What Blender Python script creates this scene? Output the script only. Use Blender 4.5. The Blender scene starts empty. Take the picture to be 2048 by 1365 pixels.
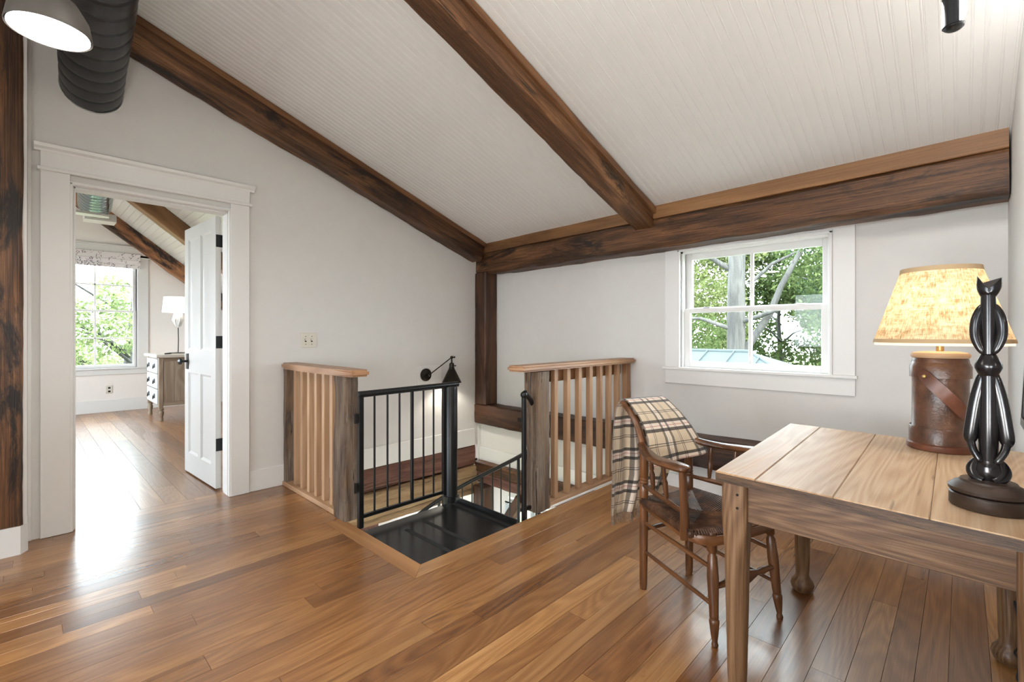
import bpy, bmesh, math, random
import numpy as np
from mathutils import Vector, Matrix, noise
R = math.radians
S = bpy.context.scene
COL = S.collection
random.seed(7)
# ------------------------------------------------------------------ camera, world, sun, exposure
cam = bpy.data.objects.new('camera', bpy.data.cameras.new('camera')); COL.objects.link(cam)
cam.data.sensor_width = 36; cam.data.lens = 938 / 2048 * 36; cam.data.shift_y = -13.5 / 2048
cam.data.clip_start = .02; cam.data.clip_end = 400
cam.location = (0, 0, 1.16); cam.rotation_euler = (R(90), 0, R(43.85 - 90 + 0))
S.camera = cam
S.view_settings.view_transform = 'Standard'; S.view_settings.look = 'None'; S.view_settings.gamma = 1
S.view_settings.use_curve_mapping = False
S.view_settings.exposure = .78
W = bpy.data.worlds.new('sky'); S.world = W; W.use_nodes = True
bg = W.node_tree.nodes['Background']; bg.inputs[0].default_value = (.80, .91, 1, 1); bg.inputs[1].default_value = 14.0
sun = bpy.data.lights.new('sun', 'SUN'); sun.energy = 6.0; sun.angle = R(2); sun.color = (1, .95, .86)
so = bpy.data.objects.new('sun', sun); COL.objects.link(so)
so.rotation_euler = Vector((.5, .62, -.75)).to_track_quat('-Z', 'Y').to_euler()
def arealight(name, loc, aim, sx, sy, power, col=(1, 1, 1), portal=False):
    l = bpy.data.lights.new(name, 'AREA'); l.shape = 'RECTANGLE'; l.size = sx; l.size_y = sy; l.energy = power; l.color = col
    o = bpy.data.objects.new(name, l); COL.objects.link(o); o.location = loc
    o.rotation_euler = Vector(aim).to_track_quat('-Z', 'Z').to_euler()
    if portal: l.cycles.is_portal = True
    return o
arealight('portal_window', (3.70, 1.09, 1.35), (-1, 0, 0), 1.1, 1.0, 1, portal=True)
arealight('portal_back', (-4.30, 1.7, 1.45), (1, 0, 0), 1.8, 1.1, 1, portal=True)
arealight('portal_bedroom', (.73, 9.36, 1.45), (0, -1, 0), 1.1, 1.8, 1, portal=True)
arealight('portal_bedroom_side', (-2.3, 6.55, 1.45), (1, 0, 0), 2.5, 1.3, 1, portal=True)
arealight('portal_lower', (3.62, 3.0, -1.1), (-1, 0, 0), 1.3, 1.4, 1, portal=True)
arealight('portal_lower_back', (-1.1, 3.0, -1.35), (1, 0, 0), 4.0, 2.0, 1, portal=True)

arealight('back_fill', (-4.12, 1.7, 1.45), (1, 0, .4), 1.7, 1.0, 8, (.93, .97, 1))  # added fill at the unseen back wall, tipped up to brighten the room
arealight('bedroom_side_fill', (-2.1, 6.55, 1.45), (1, .3, .3), 2.4, 1.2, 24, (.95, .98, 1))  # added fill brightening the bedroom from its unseen side wall
arealight('upward_fill_behind_camera', (-.45, .3, .9), (.8, -.08, 1), .5, .5, 26, (1, .985, .96))  # added fill without a fixture, brightens the right part of the ceiling
arealight('downward_fill_behind_camera', (.75, .75, 2.8), (.15, 0, -1), .45, .45, 9, (1, .96, .9))  # added fill from above for the floor, no lamp is modelled here

# ------------------------------------------------------------------ node helpers and materials
class NT:
    def __init__(s, name):
        s.m = bpy.data.materials.new(name); s.m.use_nodes = True; s.t = s.m.node_tree; s.n = s.t.nodes
        s.b = s.n['Principled BSDF']; s.out = s.n['Material Output']
    def new(s, typ, **kw):
        n = s.n.new('ShaderNode' + typ)
        for k, v in kw.items(): setattr(n, k, v)
        return n
    def link(s, a, b): s.t.links.new(a, b)
    def put(s, sock, v):
        if hasattr(v, 'is_linked') or hasattr(v, 'links'): s.link(v, sock)
        else: sock.default_value = v
    def math(s, op, a, b=0., c=0.):
        n = s.new('Math', operation=op); s.put(n.inputs[0], a); s.put(n.inputs[1], b); s.put(n.inputs[2], c); return n.outputs[0]
    def mix(s, f, a, b, blend='MIX'):
        n = s.new('Mix', data_type='RGBA', blend_type=blend); s.put(n.inputs[0], f)
        s.put(n.inputs[6], a if not isinstance(a, tuple) else (*a[:3], 1)); s.put(n.inputs[7], b if not isinstance(b, tuple) else (*b[:3], 1)); return n.outputs[2]
    def noise(s, vec, scale, detail=3, rough=.5, dist=0.):
        n = s.new('TexNoise'); s.link(vec, n.inputs['Vector']); n.inputs['Scale'].default_value = scale
        n.inputs['Detail'].default_value = detail; n.inputs['Roughness'].default_value = rough; n.inputs['Distortion'].default_value = dist
        return n.outputs[0]
    def ramp(s, f, stops, const=False):
        n = s.new('ValToRGB'); s.link(f, n.inputs[0]); cr = n.color_ramp
        if const: cr.interpolation = 'CONSTANT'
        while len(cr.elements) < len(stops): cr.elements.new(.5)
        for e, (p, c) in zip(cr.elements, stops):
            e.position = p; e.color = (c, c, c, 1) if isinstance(c, (int, float)) else (*c, 1)
        return n.outputs[0]
    def map(s, vec, sc):
        n = s.new('Mapping'); s.link(vec, n.inputs[0]); n.inputs['Scale'].default_value = sc; return n.outputs[0]
    def obj(s, rnd=True):
        tc = s.new('TexCoord'); v = tc.outputs['Object']
        if rnd:
            oi = s.new('ObjectInfo'); k = s.math('MULTIPLY', oi.outputs['Random'], 53.)
            a = s.new('VectorMath', operation='ADD'); s.link(v, a.inputs[0]); s.link(k, a.inputs[1]); return a.outputs[0], oi.outputs['Random']
        return v
    def bump(s, h, strength, dist=.01):
        n = s.new('Bump'); n.inputs['Strength'].default_value = strength; n.inputs['Distance'].default_value = dist
        s.link(h, n.inputs['Height']); s.link(n.outputs[0], s.b.inputs['Normal'])
MC = {}
def plain(name, c, rough=.5, metal=0., noise_amt=.05, nscale=30, bump=0., spec=.5, coat=0.):
    if name in MC: return MC[name]
    t = NT(name); v = t.obj(False); n = t.noise(v, nscale, 4)
    f = t.ramp(n, [(.3, 1 - noise_amt), (.7, 1 + 0.)])
    t.link(t.mix(1., (c[0], c[1], c[2]), f, 'MULTIPLY'), t.b.inputs['Base Color'])
    t.b.inputs['Roughness'].default_value = rough; t.b.inputs['Metallic'].default_value = metal
    t.b.inputs['Specular IOR Level'].default_value = spec; t.b.inputs['Coat Weight'].default_value = coat
    if bump: t.bump(n, bump)
    MC[name] = t.m; return t.m
def wood(name, stops, axis, scale=1., rough=.5, rings=14., fine=.3, blotch=None, bump=.15, tint=None, spec=.4, rvar=.0, cracks=0., coat=0., rw=.16):
    key = name + '_' + 'xyz'[axis]
    if key in MC: return MC[key]
    t = NT(key); v, rnd = t.obj()
    sc = [1.] * 3; sc[axis] = .12; v1 = t.map(v, sc)
    sc = [1.] * 3; sc[axis] = .014; v2 = t.map(v, sc)
    n1 = t.noise(v1, 4 * scale, 2, .45, .5)
    ring = t.math('MULTIPLY_ADD', t.math('SINE', t.math('MULTIPLY', n1, rings * 6.28)), .5, .5)
    n2 = t.noise(v2, 150 * scale, 5, .7)
    n3 = t.noise(v1, 1.8 * scale, 2)
    f = t.math('MULTIPLY_ADD', n3, .62, t.math('MULTIPLY_ADD', ring, rw, t.math('MULTIPLY_ADD', n2, fine, -.5 * fine + .19 - rw * .5)))
    c = t.ramp(f, stops)
    if tint:
        tc = t.ramp(rnd, tint); c = t.mix(1., c, tc, 'MULTIPLY')
    if blotch:
        col, lo, hi, bs = blotch
        sc = [1.] * 3; sc[axis] = .3
        c = t.mix(t.ramp(t.noise(t.map(v, sc), bs, 9, .72, .6), [(lo, 0.), (hi, 1.)]), c, col)
    h = n2
    if cracks:
        sc = [1.] * 3; sc[axis] = .05
        ck = t.ramp(t.noise(t.map(v, sc), 26 * scale, 3, .6, .4), [(.3, 1.), (.36, 0.)])
        c = t.mix(t.math('MULTIPLY', ck, cracks), c, (.015, .01, .007)); h = t.math('SUBTRACT', n2, ck)
    t.link(c, t.b.inputs['Base Color'])
    t.link(t.math('MULTIPLY_ADD', n3, .12 + rvar, rough - .06), t.b.inputs['Roughness'])
    t.b.inputs['Specular IOR Level'].default_value = spec; t.b.inputs['Coat Weight'].default_value = coat
    t.b.inputs['Coat Roughness'].default_value = .17
    t.bump(h, bump, .004)
    MC[key] = t.m; return t.m
def W_floor(a): return wood('oak_floor', [(.26, (.11, .042, .012)), (.42, (.225, .096, .029)), (.56, (.315, .148, .05)), (.74, (.46, .255, .105))], a, 1.2, .29, 17, .55, ((.07, .027, .01), .61, .76, 4.), .08,
    [(0., (.5, .42, .36)), (.18, (1, .94, .86)), (.36, (.66, .58, .5)), (.5, (1., .98, .9)), (.64, (.8, .7, .6)), (.8, (1., 1., .98)), (.9, (1.35, 1.4, 1.4)), (1., (.75, .66, .58))], 1., .0, .4, .2, rw=.12)
def W_beam(a=0): return wood('old_beam', [(.25, (.018, .008, .004)), (.42, (.07, .03, .012)), (.58, (.15, .066, .026)), (.8, (.33, .165, .07))], a, 1.1, .48, 6, .9, ((.016, .009, .006), .53, .62, 5.), .8, cracks=.8)
def W_dark(a=0): return wood('dark_post', [(.25, (.012, .006, .004)), (.45, (.045, .018, .009)), (.65, (.1, .042, .018)), (.85, (.17, .08, .035))], a, 1.1, .45, 5, .5, ((.012, .007, .005), .5, .68, 3.), .4, cracks=.5)
def W_tan(a=0): return wood('new_strip', [(.25, (.2, .085, .03)), (.55, (.36, .18, .075)), (.85, (.46, .25, .11))], a, 1, .5, 6, .3, None, .1)
def W_batten(a=0): return wood('batten_brown', [(.25, (.06, .025, .01)), (.5, (.16, .07, .028)), (.8, (.3, .15, .06))], a, 1, .5, 6, .6, ((.035, .016, .008), .5, .66, 3.), .3)
def W_cap(a): return wood('rail_oak', [(.25, (.19, .085, .036)), (.5, (.32, .165, .08)), (.8, (.45, .27, .15))], a, 1.3, .38, 8, .35, None, .08, spec=.4)
def W_bal(a): return wood('baluster_oak', [(.25, (.27, .14, .07)), (.5, (.42, .25, .14)), (.8, (.55, .36, .22))], a, 1.3, .5, 6, .25, None, .06)
def W_newel(a): return wood('weathered_newel', [(.22, (.02, .012, .009)), (.42, (.10, .065, .045)), (.58, (.2, .15, .11)), (.8, (.38, .32, .27))], a, 1.6, .75, 5, .8, ((.2, .115, .06), .5, .68, 7.), 1., cracks=.95)
def W_table(a): return wood('table_pine_shaded', [(.25, (.045, .021, .009)), (.43, (.12, .06, .027)), (.58, (.2, .113, .057)), (.8, (.3, .19, .108))], a, 1., .42, 22, .55, ((.10, .045, .022), .6, .74, 4.), .22, cracks=.5, spec=.4, rw=.13)  # apron and legs: shade below the table top put into a darker pine
def W_dedge(a): return wood('worn_edge', [(.25, (.025, .013, .007)), (.5, (.08, .043, .022)), (.8, (.17, .1, .055))], a, 2., .5, 6, .8, None, .2)
def W_top(a): return wood('table_top_pine', [(.25, (.28, .155, .075)), (.45, (.4, .26, .15)), (.62, (.5, .36, .235)), (.85, (.56, .45, .34))], a, 1., .46, 20, .45, ((.42, .2, .075), .56, .74, 3.), .12, cracks=.5, spec=.32, rw=.13)
def W_chair(a): return wood('chair_walnut', [(.25, (.035, .014, .006)), (.48, (.105, .04, .014)), (.75, (.21, .088, .032))], a, 2.5, .28, 5, .5, ((.03, .013, .007), .56, .72, 9.), .06, spec=.5)
def W_gray(a): return wood('limed_dresser', [(.25, (.14, .095, .06)), (.5, (.26, .19, .13)), (.8, (.42, .34, .26))], a, 1.5, .6, 6, .6, ((.6, .54, .46), .62, .74, 9.), .15)
def W_red(a=0): return wood('red_beam', [(.25, (.035, .014, .011)), (.5, (.11, .042, .03)), (.8, (.22, .11, .075))], a, 1.3, .6, 5, .7, ((.15, .09, .06), .55, .68, 6.), .5, cracks=.8)
def W_pale(a=0): return wood('pale_beam', [(.25, (.1, .06, .03)), (.5, (.26, .16, .08)), (.8, (.42, .29, .16))], a, 1.2, .65, 5, .7, ((.1, .06, .035), .56, .72, 4.), .6, cracks=.8)
M_WALL = plain('wall_paint', (.66, .645, .62), .9, noise_amt=.03, nscale=9, bump=.02)
M_CEIL = plain('ceiling_paint', (.74, .735, .72), .6, noise_amt=.02, nscale=4)
M_TRIM = plain('trim_paint', (.74, .73, .71), .45, noise_amt=.02, nscale=6)
M_BWALL = plain('bedroom_paint', (.78, .74, .70), .9, noise_amt=.02)
M_WHITE = plain('white_gloss', (.66, .655, .635), .3, noise_amt=.01)
M_BLACK = plain('black_iron', (.012, .013, .014), .3, .3, .2, 40)
M_PLATE = plain('black_plate', (.035, .035, .036), .2, .5, .5, 6, .05)
M_DUCT = plain('duct_dark', (.045, .045, .048), .38, .6, .3, 8, .02)
M_GRIP = plain('grip_tape', (.01, .01, .01), .85)
M_BRONZE = plain('bronze', (.03, .024, .018), .35, .8)
M_IVORY = plain('ivory_plastic', (.66, .62, .53), .4)
M_STEEL = plain('steel', (.5, .5, .5), .3, 1.)
def emit(name, c, s):
    t = NT(name); t.b.inputs['Base Color'].default_value = (.8, .8, .8, 1)
    t.b.inputs['Emission Color'].default_value = (*c, 1); t.b.inputs['Emission Strength'].default_value = s; return t.m
def glass():
    t = NT('pane_glass'); g = t.new('BsdfGlossy'); g.inputs['Roughness'].default_value = .01; tr = t.new('BsdfTransparent'); tr.inputs[0].default_value = (.97, .985, .975, 1)
    mx = t.new('MixShader'); fr = t.new('Fresnel'); fr.inputs[0].default_value = 1.45
    t.link(t.math('MULTIPLY', fr.outputs[0], .3), mx.inputs[0]); t.link(tr.outputs[0], mx.inputs[1]); t.link(g.outputs[0], mx.inputs[2]); t.link(mx.outputs[0], t.out.inputs[0]); return t.m
M_GLASS = glass()

# ------------------------------------------------------------------ mesh helpers
class MB:
    def __init__(s): s.b = bmesh.new()
    def box(s, x0, x1, y0, y1, z0, z1, bev=0., seg=1):
        vs = [s.b.verts.new((x, y, z)) for x in (x0, x1) for y in (y0, y1) for z in (z0, z1)]
        fs = [s.b.faces.new([vs[i] for i in q]) for q in ((0, 1, 3, 2), (4, 6, 7, 5), (0, 4, 5, 1), (2, 3, 7, 6), (0, 2, 6, 4), (1, 5, 7, 3))]
        if bev:
            es = list({e for f in fs for e in f.edges}); bmesh.ops.bevel(s.b, geom=es, offset=bev, segments=seg, affect='EDGES')
        return s
    def prism(s, poly, a, b, axis=2):
        def P(u, v, w): return {2: (u, v, w), 0: (w, u, v), 1: (u, w, v)}[axis]
        lo = [s.b.verts.new(P(u, v, a)) for u, v in poly]; hi = [s.b.verts.new(P(u, v, b)) for u, v in poly]
        n = len(poly); s.b.faces.new(lo[::-1]); s.b.faces.new(hi)
        for i in range(n): s.b.faces.new((lo[i], lo[(i + 1) % n], hi[(i + 1) % n], hi[i]))
        return s
    def rings(s, rs, cap=True, closed=True):
        vs = [[s.b.verts.new(p) for p in r] for r in rs]
        for a, b in zip(vs, vs[1:]):
            n = len(a)
            for i in range(n if closed else n - 1): s.b.faces.new((a[i], a[(i + 1) % n], b[(i + 1) % n], b[i]))
        if cap: s.b.faces.new(vs[0][::-1]); s.b.faces.new(vs[-1])
        return s
    def tube(s, pts, r, n=10, cap=True, flat=None, up=None):
        pts = [Vector(p) for p in pts]; rs = r if isinstance(r, (list, tuple)) else [r] * len(pts)
        T = [(pts[min(i + 1, len(pts) - 1)] - pts[max(i - 1, 0)]).normalized() for i in range(len(pts))]
        ref = Vector(up) if up else (Vector((0, 0, 1)) if abs(T[0].z) < .9 else Vector((1, 0, 0)))
        u = T[0].cross(ref).normalized(); out = []
        for p, t, rr in zip(pts, T, rs):
            u = (u - t * u.dot(t)).normalized(); w = t.cross(u)
            ru, rw = rr if isinstance(rr, tuple) else (rr, rr)
            out.append([p + u * (ru * math.cos(2 * math.pi * k / n)) + w * (rw * math.sin(2 * math.pi * k / n)) for k in range(n)])
        return s.rings(out, cap)
    def bar(s, p, q, w, h, up=(0, 0, 1), bev=0.):
        p, q = Vector(p), Vector(q); t = (q - p).normalized(); u = t.cross(Vector(up)).normalized(); v = u.cross(t)
        if bev:
            o = [(-w / 2 + bev, -h / 2), (w / 2 - bev, -h / 2), (w / 2, -h / 2 + bev), (w / 2, h / 2 - bev), (w / 2 - bev, h / 2), (-w / 2 + bev, h / 2), (-w / 2, h / 2 - bev), (-w / 2, -h / 2 + bev)]
        else: o = [(-w / 2, -h / 2), (w / 2, -h / 2), (w / 2, h / 2), (-w / 2, h / 2)]
        return s.rings([[c + u * a + v * b for a, b in o] for c in (p, q)])
    def lathe(s, prof, c=(0, 0, 0), n=24, sx=1., sy=1., cap=True):
        return s.rings([[(c[0] + r * sx * math.cos(2 * math.pi * k / n), c[1] + r * sy * math.sin(2 * math.pi * k / n), c[2] + z) for k in range(n)] for r, z in prof], cap)
    def turned(s, p, q, prof, n=14):
        """prof: (t along p->q, radius)"""
        p, q = Vector(p), Vector(q); t = (q - p).normalized(); u = t.orthogonal().normalized(); w = t.cross(u)
        return s.rings([[p.lerp(q, a) + (u * math.cos(2 * math.pi * k / n) + w * math.sin(2 * math.pi * k / n)) * r for k in range(n)] for a, r in prof])
    def ball(s, c, r, n=12):
        k = n // 2
        return s.rings([[(c[0] + r * math.sin(math.pi * i / k) * math.cos(2 * math.pi * j / n), c[1] + r * math.sin(math.pi * i / k) * math.sin(2 * math.pi * j / n), c[2] + r * math.cos(math.pi * i / k)) for j in range(n)] for i in [.12] + list(range(1, k)) + [k - .12]])
    def fin(s, name, mat, parent=None, smooth=35, label=None, kind=None, cat=None, group=None):
        bmesh.ops.recalc_face_normals(s.b, faces=s.b.faces)
        me = bpy.data.meshes.new(name); s.b.to_mesh(me); s.b.free()
        if smooth:
            me.polygons.foreach_set('use_smooth', [True] * len(me.polygons)); me.set_sharp_from_angle(angle=R(smooth))
        return put(me, name, mat, parent, label, kind, cat, group)
def smooth_path(pts, rs, k=5):
    P = [Vector(p) for p in pts]; Rr = [r_ if isinstance(r_, tuple) else (r_, r_) for r_ in rs]; op, orr = [], []
    for i in range(len(P) - 1):
        a, b, c, d = P[max(i - 1, 0)], P[i], P[i + 1], P[min(i + 2, len(P) - 1)]
        ra, rb, rc, rd = Rr[max(i - 1, 0)], Rr[i], Rr[i + 1], Rr[min(i + 2, len(P) - 1)]
        for j in range(k):
            t = j / k; w = (-.5 * t + t * t - .5 * t ** 3, 1 - 2.5 * t * t + 1.5 * t ** 3, .5 * t + 2 * t * t - 1.5 * t ** 3, -.5 * t * t + .5 * t ** 3)
            op.append(a * w[0] + b * w[1] + c * w[2] + d * w[3]); orr.append(tuple(max(.0006, ra[q] * w[0] + rb[q] * w[1] + rc[q] * w[2] + rd[q] * w[3]) for q in (0, 1)))
    return op + [P[-1]], orr + [Rr[-1]]
def limb(m, pts, rs, n=16, **kw):
    p_, r_ = smooth_path(pts, rs); return m.tube(p_, r_, n, **kw)
def put(me, name, mat, parent=None, label=None, kind=None, cat=None, group=None):
    if mat and not len(me.materials): me.materials.append(mat)
    o = bpy.data.objects.new(name, me); COL.objects.link(o)
    if parent: o.parent = parent
    if label: o['label'] = label
    if kind: o['kind'] = kind
    if cat: o['category'] = cat
    if group: o['group'] = group
    return o
def dup(o, loc=None, rot=None, label=None, parent=None):
    c = o.copy(); COL.objects.link(c)
    if parent is not None: c.parent = parent
    if loc is not None: c.location = loc
    if rot is not None: c.rotation_euler = rot
    if label: c['label'] = label
    for ch in list(o.children):
        d = dup(ch, parent=c)
    return c
def thing(name, label, cat, loc=(0, 0, 0), rz=0., group=None, kind=None):
    o = bpy.data.objects.new(name, None); COL.objects.link(o); o.location = loc; o.rotation_euler = (0, 0, rz)
    o.empty_display_size = .1
    if kind: o['kind'] = kind
    if label: o['label'] = label
    if cat: o['category'] = cat
    if group: o['group'] = group
    return o
def timber(name, p, q, w, h, mat, up=(0, 0, 1), ch=.012, rough=.004, seg=.05, parent=None, **kw):
    """rough-hewn timber from p to q (axis centre line), w across, h along up; mesh x axis runs along the timber"""
    p, q = Vector(p), Vector(q); L = (q - p).length; t = (q - p).normalized(); v = (Vector(up) - t * t.dot(Vector(up))).normalized(); u = v.cross(t)
    n = max(2, int(L / seg)); sec = []
    a, b = w / 2, h / 2
    def side(x0, y0, x1, y1, k):
        return [(x0 + (x1 - x0) * i / k, y0 + (y1 - y0) * i / k) for i in range(k)]
    sec += side(-a + ch, -b, a - ch, -b, 4) + side(a - ch, -b, a, -b + ch, 1) + side(a, -b + ch, a, b - ch, 4) + side(a, b - ch, a - ch, b, 1)
    sec += side(a - ch, b, -a + ch, b, 4) + side(-a + ch, b, -a, b - ch, 1) + side(-a, b - ch, -a, -b + ch, 4) + side(-a, -b + ch, -a + ch, -b, 1)
    sd = random.random() * 100; rs = []
    for i in range(n + 1):
        x = L * i / n; r = []
        for y, z in sec:
            k = Vector((x * 2.2 + sd, y * 9, z * 9)); d = noise.noise(k) * rough * 1.6 + noise.noise(k * 4.3) * rough * .8
            l = math.hypot(y, z) or 1
            r.append((x, y + y / l * d, z + z / l * d))
        rs.append(r)
    m = MB(); m.rings(rs); o = m.fin(name, mat, parent, 40, **kw)
    o.matrix_local = Matrix.Translation(p) @ Matrix((t, u, v)).transposed().to_4x4()
    return o
STR = dict(kind='structure')

# ------------------------------------------------------------------ room shell
SL = .341; CZ = 2.125; RX = -.6                                         # main ceiling: z = CZ + SL * (3.35 - x), ridge at RX
def cz(x): return CZ + SL * (3.35 - x)
RZ = cz(RX)
def wall(name, mat, boxes, parent=None):
    m = MB()
    for b in boxes: m.box(*b)
    return m.fin(name, mat, parent, 0, kind=None if parent else 'structure')
# door wall (left): y 3.78..3.94, opening x .19..1.035, z<2.05
wl = MB()
def slab(x0, x1, z0, y0=3.78, y1=3.94):
    wl.prism([(x0, z0), (x1, z0), (x1, 3.9 if x1 < 1 else 3.2), (x0, 3.9 if x0 < 1 else 3.2)], y0, y1, 1)
slab(-2.4, .19, 0); slab(.19, 1.035, 2.05); slab(1.035, 3.44, -.02)
wl.fin('wall_left', M_WALL, None, 0, **STR)
# door wall, face towards the bedroom, painted like the bedroom
mm = MB(); mm.box(-2.3, .19, 3.94, 3.95, 0, 3.9); mm.box(.19, 1.035, 3.94, 3.95, 2.05, 3.9); mm.box(1.035, 3.3, 3.94, 3.95, 0, 3.0)
mm.fin('wall_bedroom_near', M_BWALL, None, 0, **STR)
MB().box(-4.2, 0, 3.60, 3.95, 0, 3.6).fin('wall_return', M_WALL, None, 0, **STR)
# window wall (front): upper part x 3.53, lower part under the girt x 3.44
wf = MB()
for b in [(3.53, 3.66, -.17, .60, .2, 2.6), (3.53, 3.66, 1.58, 3.94, .2, 2.6), (3.53, 3.66, .60, 1.58, .2, .9), (3.53, 3.66, .60, 1.58, 1.81, 2.6),
          (3.44, 3.66, -.17, 3.94, -.25, .21)]: wf.box(*b)
wf.fin('wall_front', M_WALL, None, 0, **STR)
wall('wall_right', M_WALL, [(-4.3, 3.66, -.30, -.17, -.25, 3.9)])
wall('wall_back', M_WALL, [(-4.3, -4.2, -.17, 3.95, -.2, .9), (-4.3, -4.2, -.17, .8, .9, 2.6), (-4.3, -4.2, 2.6, 3.95, .9, 2.6), (-4.3, -4.2, 1.65, 1.75, .9, 2.6), (-4.3, -4.2, -.17, 3.95, 2.0, 2.6)])
# ceiling: front slope with bead boards, back slope plain
ceil = MB()
ceil.prism([(3.66, cz(3.66) + .03), (3.66, cz(3.66) + .14), (RX, RZ + .14), (-4.3, RZ + .14 - SL * 3.7), (-4.3, RZ + .03 - SL * 3.7), (RX, RZ + .03)], -.3, 3.95, 1)
ceil = ceil.fin('ceiling', M_CEIL, None, 0, **STR)
sl = math.atan(SL); LB = (3.53 - RX) / math.cos(sl)
def bead_mesh(L, w=.0925):
    g = .0022; d = .0016
    c = w / 2
    def bead(c): return [(c - .006, 0), (c - .0045, d), (c - .003, d * .3), (c - .001, -.0004), (c + .001, -.0004), (c + .003, d * .3), (c + .0045, d), (c + .006, 0)]
    pts = [(0., .012), (0., .0012), (.0014, 0)] + [(p, z) for p, z in bead(.0095)] + bead(c + .0035) + [(w - .0014, 0), (w, .0012), (w, .012)]
    m = MB(); m.rings([[(x, p, z) for p, z in pts] for x in (0, L)])
    me = bpy.data.meshes.new('bead_board'); bmesh.ops.recalc_face_normals(m.b, faces=m.b.faces); m.b.to_mesh(me); m.b.free(); me.materials.append(M_CEIL); return me
full = bead_mesh(LB); Lc = (3.53 - 1.08) / math.cos(sl); low = bead_mesh(Lc - .0012); hi = bead_mesh(LB - Lc - .0012)
y = -.17; k = 0
while y < 3.72:
    if 33 <= k <= 37: items = [(low, 3.53), (hi, 1.08)]
    else: items = [(full, 3.53)]
    for me, x0 in items:
        o = put(me, 'bead_board', None, ceil); o.location = (x0, y, cz(x0)); o.rotation_euler = (0, sl, 0); o.scale = (-1, 1, 1)
    y += .0925; k += 1

# floors
FX = 3.44
def plank_mesh(L, w):
    m = MB(); g = .0006; b = .0003
    m.rings([[(x, -w / 2 + g, -.018), (x, w / 2 - g, -.018), (x, w / 2 - g, -b), (x, w / 2 - g - b, 0), (x, -w / 2 + g + b, 0), (x, -w / 2 + g, -b)] for x in (-L / 2 + .0006, L / 2 - .0006)])
    bmesh.ops.recalc_face_normals(m.b, faces=m.b.faces); me = bpy.data.meshes.new('plank'); m.b.to_mesh(me); m.b.free(); return me
fl = MB()
for b in [(-4.2, 1.38, -.17, 3.95, -.22, -.019), (1.38, FX, -.17, 1.965, -.22, -.019), (1.38, 3.3, 3.80, 3.95, -.22, -.019)]: fl.box(*b)
floor = fl.fin('floor', W_floor(0), None, 0, **STR)
def lay(parent, mat, u0, u1, v0, v1, along, wr, lr, cut=None, seed=1):
    rnd = random.Random(seed); v = v0
    while v < v1 - .01:
        w = rnd.uniform(*wr)
        if v1 - v - w < .04: w = v1 - v
        for (a, b) in (cut(v, v + w) if cut else [(u0, u1)]):
            u = a; first = True
            while u < b - .001:
                L = rnd.uniform(*lr) * (rnd.uniform(.3, 1) if first else 1); first = False
                if b - u - L < .25: L = b - u
                o = put(plank_mesh(L, w), 'plank', mat, parent)
                if along == 0: o.location = (u + L / 2, v + w / 2, 0)
                else: o.location = (v + w / 2, u + L / 2, 0); o.rotation_euler = (0, 0, R(90))
                u += L
        v += w
def cutA(a, b): return [(-.7, 3.44)]
lay(floor, W_floor(0), 0, 0, -.17, 1.87, 0, (.078, .125), (.7, 2.1), cutA, 11)
lay(floor, W_floor(0), 0, 0, 1.87, 2.82, 0, (.078, .125), (.6, 1.6), lambda a, b: [(-.7, 1.285)], 5)
lay(floor, W_floor(0), 0, 0, 2.82, 3.79, 0, (.07, .11), (.5, 1.6), lambda a, b: [(-.7, 1.38)], 9)
lay(floor, W_floor(0), 0, 0, 3.79, 3.92, 0, (.06, .08), (.8, 1.0), lambda a, b: [(.0, 1.2)], 4)
MB().box(-4.2, -.7, -.17, 3.6, -.019, 0).fin('plank', W_floor(0), floor, 0)
m = MB(); m.prism([(1.285, 1.87), (1.383, 1.968), (1.383, 2.82), (1.285, 2.82)], -.03, .0012); m.fin('border_board', W_tan(1), floor, 0, label='lighter border board at the stair opening')
m = MB(); m.prism([(1.286, 1.869), (3.44, 1.869), (3.44, 1.966), (1.383, 1.966)], -.03, .0012); m.fin('border_board', W_floor(0), floor, 0)
bf = MB().box(-2.3, 3.3, 3.92, 9.2, -.2, -.019).fin('floor', W_floor(0), None, 0, **STR)
lay(bf, W_floor(0), 3.92, 9.2, -.1, 3.0, 1, (.11, .14), (1.2, 2.4), lambda a, b: [(3.92, 9.2)], 21)
MB().box(-2.3, -.1, 3.92, 9.2, -.019, 0).fin('plank', W_floor(0), bf, 0)

# baseboards
def base(name, boxes):
    m = MB()
    for b in boxes: m.box(*b, .003)
    return m.fin(name, M_TRIM, None, 30, **STR)
base('baseboard_left', [(1.145, 1.40, 3.765, 3.785, 0, .155), (1.40, 3.35, 3.765, 3.785, -.025, .155)])
base('baseboard_front', [(3.425, 3.445, -.16, 1.95, 0, .10)])
base('baseboard_right', [(-.6, 3.42, -.18, -.15, 0, .15)])
m = MB(); m.prism([(-1.5, 3.575), (-.012, 3.575), (.016, 3.62), (.016, 3.78), (-1.5, 3.78)], 0, .15); m.fin('baseboard_return', M_TRIM, None, 0, **STR)
MB().box(0, .012, 3.60, 3.79, .15, 3.3).box(.012, .03, 3.765, 3.79, 0, 3.25, .003).fin('trim_return', M_TRIM, None, 0, **STR)

# ------------------------------------------------------------------ timbers
def beam(name, label, p, q, w, h, mat, **kw):
    return timber(name, p, q, w, h, mat, label=label, cat='beam', **kw)
timber('wall_post', (-.11, 3.67, .152), (-.11, 3.67, 3.3), .215, .19, W_beam(0), up=(0, 1, 0), label='dark timber post at the far left edge, beside the doorway casing', cat='post')
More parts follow.
